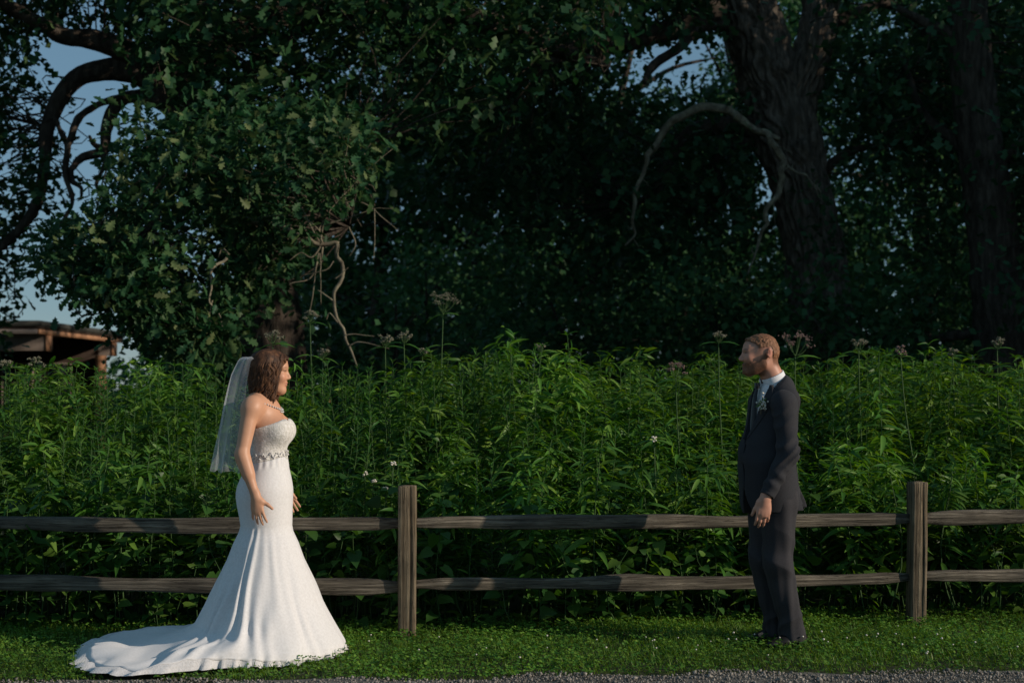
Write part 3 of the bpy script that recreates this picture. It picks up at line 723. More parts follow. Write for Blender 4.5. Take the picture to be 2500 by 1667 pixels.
for a in ([(735,560),(690,470),(640,400),(600,350)], [(735,562),(742,500),(720,440),(690,400)], [(740,560),(735,520),(770,470),(815,420),(862,375),(905,340)], [(770,470),(830,465),(880,500),(914,530)],
          [(790,445),(800,470),(830,520)], [(745,520),(800,500),(860,480),(905,478)], [(735,530),(700,500),(640,495),(590,500)], [(800,430),(790,380),(800,330)], [(815,420),(850,425),(862,440)],
          [(790,770),(820,768),(860,772)], [(800,795),(830,785),(895,800)], [(763,690),(740,672),(730,668)], [(767,640),(800,615)], [(775,740),(755,720),(748,735)], [(765,600),(745,622),(690,632)], [(860,480),(862,540),(858,600)],
          [(842,375),(838,350),(850,330)], [(800,520),(815,560),(800,590)]):
    dseg(a, 13.9, [.011,.008,.003], 12, 5)
local(db.build('dead_branch', M['bark_pale'], root), root)
db = MB(); dseg([(515,590),(498,610),(490,640),(486,690),(495,715),(512,760)], 13.7, [.02,.018,.012,.006]); dseg([(490,690),(478,730),(470,745)], 13.7, [.008,.004], 8, 5); dseg([(525,585),(510,570),(500,590)], 13.7, [.012,.01], 8, 5)
local(db.build('dead_branch', M['bark_pale'], root), root)

# --- big forked oak on the right
root = tree_root('oak_tree', (D(1890, 850, 20.5)[0], 20.5, 0), 'massive fork-trunked oak behind the groom with deeply furrowed bark and dead drooping branches')
tm = MB(); YR = 20.5
b0 = D(1900, 900, YR); b0[2] = -.2
tr = smooth_path([b0, D(1895, 800, YR), D(1885, 700, YR), D(1873, 600, YR), D(1850, 480, YR), D(1826, 380, YR), D(1800, 300, YR), D(1775, 210, YR), D(1745, 110, YR), D(1705, 0, YR), D(1665, -140, YR), D(1600, -350, YR)], 130)
tube(tm, tr, [.56, .47, .40, .40, .39, .40, .46, .42, .42, .40, .36, .25], 128, .07, .085, 23, 8)
local(tm.build('trunk', M['bark_furrowed_lit'], root), root)
tm = MB(); t2 = smooth_path([D(1812, 330, YR), D(1825, 250, YR), D(1852, 160, YR - .1), D(1875, 80, YR - .1), D(1890, -20, YR), D(1920, -200, YR), D(1980, -400, YR)], 80)
tube(tm, t2, [.30, .30, .25, .24, .25, .22, .14], 96, .07, .06, 17, 4)
local(tm.build('trunk', M['bark_furrowed_lit'], root), root)
limbs = [([(1700,30),(1640,25),(1580,60),(1500,80),(1440,100),(1380,108),(1320,112),(1250,150)], YR, 19, [.25,.18,.15,.13,.12,.1,.05]),
 ([(1700,60),(1610,60),(1560,110),(1500,150),(1480,190)], YR, 19, [.12,.08,.06,.03]),
 ([(1800,300),(1740,300),(1690,285),(1600,300),(1560,330),(1520,400),(1500,450),(1440,470)], YR, 20.8, [.2,.15,.14,.12,.1,.08,.06,.03]),
 ([(1800,330),(1700,330),(1660,345),(1640,390),(1650,430),(1670,455)], YR, 21.4, [.16,.11,.09,.08,.06,.04]),
 ([(1900,60),(1990,20),(2040,10),(2100,40),(2130,100),(2160,180)], YR, 21, [.1,.06,.05,.04,.02]),
 ([(1860,420),(1950,350),(2050,330),(2140,300)], YR + .2, 21, [.1,.06,.04,.02])]
skel = [tr, t2]
for k, (pts, ya, yb, rr) in enumerate(limbs):
    P = smooth_path([D(a, b_, ya + (yb - ya) * i / (len(pts) - 1)) for i, (a, b_) in enumerate(pts)], 40); skel.append(P); lm = MB(); tube(lm, P, rr, 14, .15, .012, 7, k + 40)
    local(lm.build('limb', M['bark'], root), root)
skel = np.vstack(skel)
YD = 19.3
for segs in ([([(1790,320),(1740,300),(1690,275),(1682,262),(1640,252),(1600,258),(1560,275),(1530,297),(1508,325),(1492,355),(1482,380),(1472,420),(1466,450),(1470,480),(1462,505),(1457,520),(1452,545),(1440,560),(1433,567)], [.06,.075,.085,.09,.075,.06,.05,.04,.034,.024,.012])],
             [([(1688,265),(1700,278),(1730,295),(1760,305),(1780,330),(1790,350),(1798,370),(1790,400),(1782,430),(1775,460),(1768,490),(1770,515),(1752,540),(1742,575),(1733,600),(1722,625)], [.06,.055,.05,.045,.045,.042,.04,.034,.03,.024,.015,.008]), ([(1798,370),(1815,378),(1845,395),(1862,412),(1885,432)], [.025,.02,.014,.006])]):
    db = MB()
    for pts, rr in segs:
        Pq = smooth_path([D(a, b_, YD) for a, b_ in pts], 70); tq = np.linspace(0, 1, 70)[:, None]
        Pq = Pq + (vnoise(Pq * 1.0 + 3, 3.2, 5)[:, None] * [.10, .12, 0] + vnoise(Pq + 9, 3.2, 6)[:, None] * [0, 0, .09] + vnoise(Pq + 5, 9, 7)[:, None] * [.035, 0, .03]) * np.minimum(1, tq * 6)
        tube(db, Pq, [q * (.62 if pts[0][0] == 1790 else .95) for q in rr], 10, .45, .008, 5, int(pts[0][0]))
        for kk in range(6, 66, 7):
            pk = Pq[kk]; ek = pk + r.normal(0, .12, 3) + [0, 0, -.05]; tube(db, smooth_path([pk, (pk + ek) / 2 + r.normal(0, .02, 3), ek], 6), [.010, .004], 4)
    for q in ([(1480,395),(1465,385),(1460,378)], [(1770,515),(1785,530)], [(1462,505),(1475,520)], [(1640,252),(1650,240),(1640,228)]): pass
    local(db.build('dead_branch', M['bark_pale'], root), root)
cr = MB(); tw = MB()
c1 = region_clusters([(1180,40),(1440,40),(1640,-90),(1700,-90),(1640,120),(1620,220),(1740,260),(1740,430),(1650,560),(1480,620),(1300,540),(1120,470),(900,470),(870,330),(1100,290)], 560, 19.5, 26, r, GAPS)
c2 = region_clusters([(1890,-90),(2450,-90),(2450,300),(2200,420),(2020,420),(1900,300),(1870,180)], 330, 19.5, 26, r, GAPS)
c3 = region_clusters([(1440,-90),(1640,-90),(1600,30),(1460,70),(1430,20)], 40, 19, 21, r, GAPS)
c5 = region_clusters([(1850,430),(1950,420),(1940,640),(1860,640)], 14, 19.4, 20, r)
up = np.array([D(r.uniform(1100, 2900), r.uniform(-1000, -90), r.uniform(18, 26)) for _ in range(330)])
C = np.vstack([c1, c2, c3])
cluster_leaves(cr, C, 20, .26, .17, (oak2V, oak2F), r); cluster_leaves(cr, up, 14, .35, .24, (oak2V, oak2F), r); cluster_leaves(cr, c5, 10, .12, .11, (oak2V, oak2F), r)
twigs_to(tw, C, skel, r, .4, .014)
local(cr.build('crown', M['oak_far'], root), root); local(tw.build('twigs', M['bark'], root), root)

# --- dark tree at the right edge
root = tree_root('oak_tree', (D(2300, 850, 19)[0], 19, 0), 'dark straight-trunked oak at the right edge of the picture, half lost in shade')
tm = MB(); b0 = D(2310, 900, 19); b0[2] = -.2
tr = smooth_path([b0, D(2305, 790, 19), D(2290, 650, 19), D(2270, 450, 19), D(2240, 250, 19), D(2225, 60, 19), D(2215, -200, 19)], 90)
tube(tm, tr, [.45, .36, .33, .31, .28, .26, .18], 64, .06, .03, 17, 12); local(tm.build('trunk', M['bark'], root), root)
sk = [tr]
for k, (pts, ya, yb, rr) in enumerate([([(2270,420),(2200,330),(2120,260),(2080,150)], 19, 20, [.1,.08,.06,.03]), ([(2280,400),(2330,340),(2400,300)], 19, 18.5, [.09,.06,.04]), ([(2290,760),(2200,770),(2120,780),(2040,790)], 19.2, 20, [.1,.07,.05,.02]), ([(2230,100),(2140,60),(2060,20)], 19, 19, [.1,.07,.04])]):
    P = smooth_path([D(a, b_, ya + (yb - ya) * i / (len(pts) - 1)) for i, (a, b_) in enumerate(pts)], 30); sk.append(P); lm = MB(); tube(lm, P, rr, 12, .15, .01, 7, k + 60); local(lm.build('limb', M['bark'], root), root)
cr = MB(); tw = MB()
C = region_clusters([(1960,120),(2450,-90),(2600,-90),(2600,700),(2350,640),(2200,600),(2050,560),(1960,420)], 400, 18.6, 24, r, GAPS)
C2 = region_clusters([(2330,300),(2650,200),(2650,900),(2340,830)], 150, 17, 19.5, r)
C = np.vstack([C, C2]); cluster_leaves(cr, C, 15, .26, .15, (oak2V, oak2F), r)
up = np.array([D(r.uniform(2100, 3600), r.uniform(-900, 300), r.uniform(17, 25)) for _ in range(250)]); cluster_leaves(cr, up, 12, .35, .22, (oak2V, oak2F), r)
twigs_to(tw, C, np.vstack(sk), r, .35, .013)
local(cr.build('crown', M['oak_far'], root), root); local(tw.build('twigs', M['bark'], root), root)

# --- woodland trees standing behind
def wood_tree(x, y, H, R, seed, label, leaf=.19, n=1300, low=.15, name='woodland_tree', trunk_r=.22, per=13, gaps=True, group='woodland trees behind the oaks', mat='forest', cat='tree'):
    r = np.random.default_rng(seed); root = tree_root(name, (x, y, 0), label, cat, group)
    tm = MB(); top = np.array([r.normal(0, .4), r.normal(0, .4), H * .82])
    P = smooth_path([[0, 0, -.2], [r.normal(0, .15), 0, H * .25], [r.normal(0, .3), 0, H * .5], top], 24)
    tube(tm, P, [trunk_r * 1.2, trunk_r, trunk_r * .7, trunk_r * .25], 14, .12, .01, 7, seed)
    for k in range(9):
        z = H * (.25 + .055 * k); a = k * 2.4 + r.uniform(0, 1); q = np.array([np.interp(z, P[:, 2], P[:, i]) for i in (0, 1)] + [z])
        e = q + np.array([math.cos(a) * R * .8, math.sin(a) * R * .8, H * r.uniform(.02, .16)])
        tube(tm, smooth_path([q, (q + e) / 2 + [0, 0, .25], e], 10), [trunk_r * .38, trunk_r * .1], 6, .15, 0, seed=k)
    tm.build('trunk', M['bark'], root)
    C = []
    lobes = [np.array([r.normal(0, R * .42), r.normal(0, R * .42), r.uniform(H * (low + .12), H * .9)]) for _ in range(16)]
    for lb in lobes:
        m_ = int(n / 16); rr_ = R * r.uniform(.38, .6)
        C.append(lb + rdir(m_, r) * (r.random((m_, 1)) ** .5) * [rr_, rr_, rr_ * .8])
    C = np.vstack(C); C = C[C[:, 2] > H * low]
    if gaps:       # gaps in the canopy where the sky shows
        wx, wy = C[:, 0] + x, C[:, 1] + y; v = (C[:, 2] - CAMZ) / wy; px = (wx / wy * F * 1.0 + 1250) / 1.063; py = (950 - v * F) / 1.063
        ok = np.ones(len(C), bool)
        for gx, gy, ga, gb_ in GAPS: ok &= ((px - gx) / ga / 1.45) ** 2 + ((py - gy) / gb_ / 1.45) ** 2 > 1
        C = C[ok]
    mb = MB(); cluster_leaves(mb, C, per, .28, leaf, (cardV, cardF), r)
    mb.build('crown', M[mat], root)
    return root
WT = [(-3.4, 36.5, 11, 3.4), (-.6, 35, 11, 3.6), (2.2, 34, 12, 3.6), (5.2, 34, 13, 3.8), (8.9, 32, 12, 3.6), (11.8, 32.5, 13, 4.0), (16.5, 31, 13, 4), (1.0, 38, 12, 4), (6.2, 40, 14, 4.5), (12.5, 40, 15, 4.5), (18.5, 36, 14, 4.5), (-5.0, 42, 9, 3.2)]
WL = ['woodland tree behind the left oak\'s trunk', 'woodland tree in the dark centre left of the tallest flower stem', 'woodland tree in the dark centre of the picture', 'woodland tree behind the arching dead branch',
      'woodland tree between the forked oak and the right edge', 'woodland tree behind the dark trunk at the right edge', 'woodland tree standing out beyond the right edge', 'farther woodland tree seen through gaps at mid-picture',
      'farther woodland tree seen through gaps left of the forked trunk', 'farther woodland tree seen through gaps right of the forked trunk', 'farthest woodland tree at the right', 'low woodland tree near the small distant roof']
for k, ((x, y, H, R), lb) in enumerate(zip(WT, WL)):
    wood_tree(x, y, H, R, 200 + k, lb, n=950 if y < 36 else 650, leaf=.155 if y < 36 else .22, low=.08)
# understory bushes that close the view below the crowns
US = [(-5.0, 22, 2.9, 1.0), (-3.9, 20, 3.1, 1.1), (-1.6, 20, 3.2, 1.6), (.9, 22, 3.4, 1.9), (3.2, 21, 3.4, 1.8), (6.2, 23, 3.8, 2.0), (8.6, 20, 3.4, 1.8), (-3.6, 23, 3.0, 1.5), (10.5, 22, 4, 2.0), (-1.0, 26, 4.6, 2.0), (3.6, 29, 4.4, 2.2), (7.0, 31, 5, 2.4), (1.4, 33, 5, 2.3), (4.9, 19.5, 3.0, 1.5)]
UL = ['low dark bush beyond the thicket right of the pavilion', 'low dark bush under the leafy bough behind the bride', 'dark bush just right of the left oak\'s trunk foot', 'dark bush behind the tallest flowering stem', 'dark bush in the shade at mid-picture', 'dark bush behind the groom', 'dark bush right of the forked trunk', 'bush left of the left oak\'s trunk foot', 'dark bush by the trunk at the right edge',
      'sunlit pale bush under the dead branch left of mid-picture', 'taller bush deep in the shade right of mid-picture', 'taller bush behind the forked trunk', 'taller bush deep in the centre shade', 'dark bush left of the forked trunk foot']
for k, ((x, y, H, R), lb) in enumerate(zip(US, UL)):
    wood_tree(x, y, H, R, 300 + k, lb, leaf=.13, n=300, low=.02, name='woodland_bush', trunk_r=.05, per=13, gaps=False, group='bushes in the shade under the trees', cat='bush')
# far woodland reading as one mass
r = np.random.default_rng(77); fm = MB()
n = 1900; xx = r.uniform(-7, 34, n); yy = r.uniform(46, 58, n); hh = r.random(n) ** .8 * (8.5 + 2.5 * np.sin(xx * .5) + 1.5 * np.sin(xx * 1.3)) * np.clip((xx + 8) / 5, .35, 1)
cluster_leaves(fm, np.stack([xx, yy, hh], -1), 14, .55, .42, (cardV, cardF), r)
n = 240; cluster_leaves(fm, np.stack([r.uniform(-24, -7, n), r.uniform(50, 58, n), r.random(n) * 1.9], -1), 14, .5, .35, (cardV, cardF), r)
tag(fm.build('far_woods', M['forest']), kind='stuff')
# neighbouring trees to the right, outside the picture, that shade the wood
for k, (x, y, H, R) in enumerate([(14.5, 15.0, 12, 4.2), (21, 16, 14, 4.6), (24, 12.5, 13, 4.5), (30, 22, 15, 5.5), (33, 13, 14, 5)]):
    wood_tree(x, y, H, R, 400 + k, ['tree beyond the right edge next to the thicket', 'tall tree beyond the right edge, second from the thicket', 'tree by the path beyond the right edge', 'tall tree deep in the wood beyond the right edge', 'tree far along the path beyond the right edge'][k],
              leaf=.3, n=560, low=.12, trunk_r=.3, gaps=False, group='trees beyond the right edge')

# ---------------------------------------------------------------- wooden pavilion and the small far roof
bl = empty('pavilion', (-10.0, 30, 0), math.radians(-1)); tag(bl, 'flat-roofed wooden park pavilion with cedar fascia behind the left side of the thicket', 'building')
def bpart(name, boxes, mat, parent):
    mb = MB()
    for lo, hi in boxes: mb.box(lo, hi)
    return mb.build(name, M[mat], parent, False)
rf = bpart('roof', [((-9, 0, 2.72), (0, 6.2, 2.78))], 'shaded_wood', bl)
bpart('roof_edge', [((-9.03, -.03, 2.785), (.03, 6.23, 2.90))], 'roofm', rf)
bpart('fascia', [((-9, -.02, 2.62), (-.02, .02, 2.715))], 'soffit', rf)
bpart('fascia', [((-.02, .022, 2.62), (.02, 6.2, 2.715))], 'cedar', rf)
for y0 in (.55, 5.3):
    bm_ = bpart('beam', [((-9, y0, 2.28), (-.05, y0 + .34, 2.718))], 'soffit', bl)
    bpart('beam_end', [((-.045, y0 - .01, 2.27), (.0, y0 + .35, 2.615))], 'cedar', bm_)
bpart('post', [((-.34, 5.0, 0), (-.12, 5.2, 2.28))], 'cedar', bl)
bpart('wall', [((-9, 5.25, 0), (-.36, 5.298, 2.715))], 'shaded_wood', bl)
for k in range(5):
    x0 = -1.75 - k * .95
    wf = bpart('window', [((x0 - .04, 5.17, .9), (x0, 5.247, 2.1)), ((x0 + .72, 5.17, .9), (x0 + .76, 5.247, 2.1)), ((x0, 5.17, 1.55), (x0 + .72, 5.24, 1.62)), ((x0, 5.17, 2.06), (x0 + .72, 5.24, 2.1))], 'soffit', bl)
    bpart('pane', [((x0 + .002, 5.2, 1.622), (x0 + .718, 5.22, 2.058))], 'glass', wf); bpart('pane', [((x0 + .002, 5.2, .9), (x0 + .718, 5.22, 1.548))], 'glass', wf)
pp = D(775, 792, 34)
sh = empty('park_shelter', (pp[0], 34, 0), math.radians(14)); tag(sh, 'small distant shelter roof with pinkish wooden edge seen under the hanging dead branch', 'building')
z0 = pp[2]
mb = MB(); V = np.array([[-2.2,-.6,z0-.32],[0,-.6,z0-.06],[0,2.4,z0-.06],[-2.2,2.4,z0-.32],[-2.2,-.6,z0-.2],[0,-.6,z0+.06],[0,2.4,z0+.06],[-2.2,2.4,z0-.2]]); mb.add(V, np.array([[0,3,2,1],[4,5,6,7],[0,1,5,4],[1,2,6,5],[2,3,7,6],[3,0,4,7]]))
rf = mb.build('roof', M['roofm'], sh, False)
mb = MB(); V2 = V * [1, 0, 1] + np.array([0,-.62,0]) * 1.0; V2[[2,3,6,7]] += [0,-.03,0]; V2[:4, 2] -= .0; V2[4:, 2] -= .06
mb.add(V2[[0,1,2,3,4,5,6,7]], np.array([[0,3,2,1],[4,5,6,7],[0,1,5,4],[1,2,6,5],[2,3,7,6],[3,0,4,7]])); mb.build('fascia', M['cedar'], rf, False)
for x0 in (-2.0, -.35): bpart('post', [((x0, -.4, 0), (x0 + .14, -.26, z0 - .34 + (x0 + 2) * .12))], 'cedar', sh)

# ---------------------------------------------------------------- people: distance fields meshed into one skin
def rotz(a): return np.array([[math.cos(a), -math.sin(a), 0], [math.sin(a), math.cos(a), 0], [0, 0, 1]])
class Body:
    def __init__(s): s.it = []; s.fr = None
    def frame(s, R=None, t=(0, 0, 0)): s.fr = None if R is None else (np.asarray(R, float), np.asarray(t, float))
    def ell(s, c, r, k=.02, op='u', R=None): s.it.append(('e', (np.array(c, float), np.array(r, float), R), k, op, s.fr)); return s
    def cone(s, a, b, r1, r2, k=.02, op='u', flat=None): s.it.append(('c', (np.array(a, float), np.array(b, float), r1, r2, flat), k, op, s.fr)); return s
    @staticmethod
    def prim(it, P):
        ty, pr, k, op, fr = it
        if fr is not None: P = (P - fr[1]) @ fr[0]
        if ty == 'e':
            c, r, R = pr; q = P - c
            if R is not None: q = q @ R
            k0 = np.sqrt(((q / r) ** 2).sum(-1)); k1 = np.sqrt(((q / r ** 2) ** 2).sum(-1)) + 1e-9
            return k0 * (k0 - 1) / k1
        a, b, r1, r2, flat = pr; ba = b - a
        t = np.clip(((P - a) @ ba) / ba.dot(ba), 0, 1)
        d = P - a - t[..., None] * ba
        if flat is not None:      # squash across a direction
            fd, fs = flat; fd = np.asarray(fd); d = d + (d @ fd)[..., None] * fd * (1 / fs - 1)
        return np.sqrt((d ** 2).sum(-1)) - (r1 + (r2 - r1) * t)
    def bbox(s, it, m):
        ty, pr, k, op, fr = it
        if ty == 'e': c, r, R = pr; rr = r if R is None else np.full(3, r.max()); lo, hi = c - rr, c + rr
        else: a, b, r1, r2, _ = pr; lo = np.minimum(a - r1, b - r2); hi = np.maximum(a + r1, b + r2)
        if fr is not None:
            cs = np.array([[x, y, z] for x in (lo[0], hi[0]) for y in (lo[1], hi[1]) for z in (lo[2], hi[2])]) @ fr[0].T + fr[1]
            lo, hi = cs.min(0), cs.max(0)
        return lo - m, hi + m
    def eval(s, P):
        Dv = np.full(P.shape[:-1], 9.0)
        for it in s.it:
            d = s.prim(it, P); k = it[2]
            if it[3] == 'u': h = np.maximum(k - np.abs(Dv - d), 0) / k; Dv = np.minimum(Dv, d) - h * h * k / 4
            else: d = -d; h = np.maximum(k - np.abs(Dv - d), 0) / k; Dv = np.maximum(Dv, d) + h * h * k / 4
        return Dv
    def grid(s, lo, hi, h):
        lo = np.array(lo, float); n = np.ceil((np.array(hi) - lo) / h).astype(int) + 1
        Dv = np.full(n, 1.0, np.float32); ax = [lo[i] + h * np.arange(n[i]) for i in range(3)]
        for it in s.it:
            a, b = s.bbox(it, it[2] + 2.5 * h)
            i0 = np.clip(np.floor((a - lo) / h).astype(int), 0, n); i1 = np.clip(np.ceil((b - lo) / h).astype(int) + 1, 0, n)
            if (i1 <= i0).any(): continue
            sl = tuple(slice(x, y) for x, y in zip(i0, i1))
            P = np.stack(np.meshgrid(*[ax[i][sl[i]] for i in range(3)], indexing='ij'), -1)
            d = s.prim(it, P); k = it[2]; o = Dv[sl]
            if it[3] == 'u': hh = np.maximum(k - np.abs(o - d), 0) / k; Dv[sl] = np.minimum(o, d) - hh * hh * k / 4
            else: d = -d; hh = np.maximum(k - np.abs(o - d), 0) / k; Dv[sl] = np.maximum(o, d) + hh * hh * k / 4
        return Dv, lo, h, ax
    def verts(s, lo, hi, h, post=None):
        Dv, lo, h, ax = s.grid(lo, hi, h)
        if post is not None:
            P = np.stack(np.meshgrid(*ax, indexing='ij'), -1).astype(np.float32); Dv = post(Dv, P)
        return surface_nets(Dv, lo, h)
def surface_nets(Dv, lo, h):
    s = Dv < 0; n = s.shape
    c = np.zeros((n[0]-1, n[1]-1, n[2]-1), np.int8)
    for a in (0, 1):
        for b in (0, 1):
            for d in (0, 1): c += s[a:n[0]-1+a, b:n[1]-1+b, d:n[2]-1+d]
    I = np.argwhere((c > 0) & (c < 8)); m = len(I)
    acc = np.zeros((m, 3)); cnt = np.zeros(m)
    for ax_ in range(3):
        o1, o2 = [q for q in range(3) if q != ax_]
        for a in (0, 1):
            for b in (0, 1):
                p0 = np.zeros(3, int); p0[o1] = a; p0[o2] = b; p1 = p0.copy(); p1[ax_] = 1
                v0 = Dv[tuple((I + p0).T)].astype(float); v1 = Dv[tuple((I + p1).T)].astype(float)
                mk = (v0 < 0) != (v1 < 0); t = np.where(mk, v0 / np.where(mk, v0 - v1, 1), 0)
                pt = p0 + t[:, None] * (p1 - p0); acc += pt * mk[:, None]; cnt += mk
    V = (I + acc / cnt[:, None]) * h + lo
    vid = np.full(c.shape, -1, np.int32); vid[tuple(I.T)] = np.arange(m)
    Q = []
    for ax_ in range(3):
        o1, o2 = [(1, 2), (2, 0), (0, 1)][ax_]
        sl0 = [slice(1, -1)] * 3; sl1 = [slice(1, -1)] * 3; sl0[ax_] = slice(0, n[ax_] - 1); sl1[ax_] = slice(1, n[ax_])
        A, B = s[tuple(sl0)], s[tuple(sl1)]; E = np.argwhere(A != B)
        sgn = A[tuple(E.T)]; E = E + 1; E[:, ax_] -= 1
        def g(d1, d2):
            q = E.copy(); q[:, o1] += d1; q[:, o2] += d2; return vid[tuple(q.T)]
        q = np.stack([g(-1, -1), g(0, -1), g(0, 0), g(-1, 0)], -1)
        q[~sgn] = q[~sgn][:, ::-1]; Q.append(q)
    Q = np.vstack(Q); Q = Q[(Q >= 0).all(1)]
    # light smoothing
    e = np.vstack([Q[:, [0, 1]], Q[:, [1, 2]], Q[:, [2, 3]], Q[:, [3, 0]]])
    for _ in range(2):
        a2 = np.zeros_like(V); c2 = np.zeros(m); np.add.at(a2, e[:, 0], V[e[:, 1]]); np.add.at(c2, e[:, 0], 1); np.add.at(a2, e[:, 1], V[e[:, 0]]); np.add.at(c2, e[:, 1], 1)
        V = V * .5 + .5 * a2 / np.maximum(c2, 1)[:, None]
    return V, Q
def hand(B, w, d, s_, n_, curl, sc=1.0, spread=.12, lens=(.070, .078, .073, .056), thumb=1.0):
    """w wrist, d finger direction, s_ towards the thumb, n_ towards the palm side"""
    w, d, s_, n_ = [np.array(v, float) for v in (w, d, s_, n_)]; d /= np.linalg.norm(d); s_ -= d * s_.dot(d); s_ /= np.linalg.norm(s_); n_ = n_ - d * n_.dot(d) - s_ * n_.dot(s_); n_ /= np.linalg.norm(n_)
    R = np.stack([s_, n_, d], -1)
    B.cone(w - d * .02 * sc, w + d * .025 * sc, .023 * sc, .024 * sc, .02, flat=(n_, .75))
    B.ell(w + d * .052 * sc, np.array([.037, .0155, .050]) * sc, .02, R=R)
    for i in range(4):
        off = (.028, .0095, -.0095, -.027)[i]; b0 = w + (d * (.082 - (.010 if i == 3 else .004 if i == 0 else 0)) + s_ * off) * sc
        dv = d + s_ * spread * (off / .028); dv /= np.linalg.norm(dv); p = b0 - dv * .02 * sc; L = lens[i] * sc; r0 = (.0088, .0092, .0088, .0076)[i] * sc
        B.cone(p, b0, r0, r0, .008); p = b0; cu = curl * (1 + .12 * i)
        for j, fr_ in enumerate((.46, .30, .24)):
            cdir = dv * math.cos(cu * (j + .6)) + n_ * math.sin(cu * (j + .6)); q = p + cdir * L * fr_
            B.cone(p, q, r0 * (1 - .1 * j), r0 * (.92 - .1 * j), .004); p = q
    tb = w + (d * .022 + s_ * .026 + n_ * .004) * sc; tv_ = d * .62 + s_ * .75 * thumb + n_ * .2; tv_ /= np.linalg.norm(tv_)
    t1 = tb + tv_ * .042 * sc; t2 = t1 + (tv_ * .9 + d * .25) / np.linalg.norm(tv_ * .9 + d * .25) * .034 * sc
    B.cone(w + d * .01 * sc + s_ * .01 * sc, tb, .016 * sc, .014 * sc, .015); B.cone(tb, t1, .0135 * sc, .0105 * sc, .012); B.cone(t1, t2, .0105 * sc, .008 * sc, .006)
def skin_mesh(name, V, Q, paint, mat, parent):
    me = mesh_from(name, V, [Q]); ca = me.color_attributes.new('tint', 'FLOAT_COLOR', 'POINT')
    c = np.ones((len(me.vertices), 4), np.float32); c[:, :3] = paint(V)[:len(me.vertices)]; ca.data.foreach_set('color', c.ravel())
    return obj(name, me, mat, parent)
def skin_mat(name):
    m, nt, out = newmat(name); L = nt.links.new
    a = N(nt, 'ShaderNodeAttribute'); a.attribute_name = 'tint'
    tc = N(nt, 'ShaderNodeTexCoord'); nz = N(nt, 'ShaderNodeTexNoise'); nz.inputs['Scale'].default_value = 35; L(tc.outputs['Object'], nz.inputs[0])
    mr = N(nt, 'ShaderNodeMapRange'); mr.inputs[3].default_value = .9; mr.inputs[4].default_value = 1.1; L(nz.outputs[0], mr.inputs[0])
    hs = N(nt, 'ShaderNodeHueSaturation'); L(mr.outputs[0], hs.inputs['Value']); L(a.outputs['Color'], hs.inputs['Color'])
    b = N(nt, 'ShaderNodeBsdfPrincipled'); b.inputs['Roughness'].default_value = .48; b.inputs['Specular IOR Level'].default_value = .35
    b.inputs['Subsurface Weight'].default_value = .0; b.inputs['Subsurface Radius'].default_value = (.012, .005, .003); b.inputs['Subsurface Scale'].default_value = 1
    L(hs.outputs[0], b.inputs['Base Color']); L(b.outputs[0], out.inputs[0]); return m
M['skin'] = skin_mat('skin')
def cloth_mat(name, cols, scale, bump, rough=.9, sheen=.3, trans=0.0, dist=.003, bscale=None, weave=False):
    m, nt, out = newmat(name); L = nt.links.new
    tc = N(nt, 'ShaderNodeTexCoord'); nz = N(nt, 'ShaderNodeTexNoise'); nz.inputs['Scale'].default_value = scale; nz.inputs['Detail'].default_value = 6; L(tc.outputs['Object'], nz.inputs[0])
    col = ramp(nt, nz.outputs[0], cols, [.35 + .3 * i / (len(cols) - 1) for i in range(len(cols))])
    b = N(nt, 'ShaderNodeBsdfPrincipled'); b.inputs['Roughness'].default_value = rough; b.inputs['Sheen Weight'].default_value = sheen; b.inputs['Specular IOR Level'].default_value = .2
    L(col, b.inputs['Base Color'])
    nb = N(nt, 'ShaderNodeTexNoise'); nb.inputs['Scale'].default_value = bscale or scale * 2; nb.inputs['Detail'].default_value = 5; L(tc.outputs['Object'], nb.inputs[0])
    bp = N(nt, 'ShaderNodeBump'); bp.inputs['Strength'].default_value = bump; bp.inputs['Distance'].default_value = dist; L(nb.outputs[0], bp.inputs['Height']); L(bp.outputs[0], b.inputs['Normal'])
    if trans:
        t = N(nt, 'ShaderNodeBsdfTranslucent'); L(col, t.inputs[0]); mx = N(nt, 'ShaderNodeMixShader'); mx.inputs[0].default_value = trans
        L(b.outputs[0], mx.inputs[1]); L(t.outputs[0], mx.inputs[2]); L(mx.outputs[0], out.inputs[0])
    else: L(b.outputs[0], out.inputs[0])
    return m
M['gown'] = cloth_mat('white_lace_gown', [G(.74,.735,.73), G(.82,.815,.815)], 90, .2, trans=.12, bscale=160, dist=.003)
M['bodice'] = cloth_mat('beaded_lace', [G(.55,.54,.49), G(.66,.64,.60), G(.76,.745,.71)], 70, .6, trans=0, bscale=120, dist=.006)
M['lace'] = cloth_mat('lace_edge', [G(.70,.69,.68), G(.84,.83,.83)], 90, .5, trans=.2, bscale=150, dist=.006)
M['jacket'] = cloth_mat('charcoal_wool', [G(.022,.023,.027), G(.031,.032,.037)], 180, .3, rough=.85, sheen=.03)
M['trouser'] = cloth_mat('charcoal_wool_trousers', [G(.027,.027,.031), G(.040,.039,.043)], 180, .3, rough=.85, sheen=.03)
M['shirt'] = cloth_mat('white_cotton', [G(.7,.72,.75), G(.8,.81,.83)], 60, .1)
M['tie'] = cloth_mat('dark_satin_tie', [G(.012,.014,.018), G(.025,.027,.03)], 60, .1, rough=.4)
M['shoe'] = cloth_mat('black_leather', [G(.012,.011,.011), G(.02,.018,.018)], 30, .1, rough=.3, sheen=0)
M['jewel'] = cloth_mat('crystal_beads', [G(.35,.34,.33), G(.8,.79,.78)], 200, .2, rough=.15, sheen=0)
def hair_mat(name, cols, sc):
    return solid_mat(name, cols, sc, .6, .6, (1, 1, .35), 5, spec=.25, bscale=sc * 1.5, dist=.006)
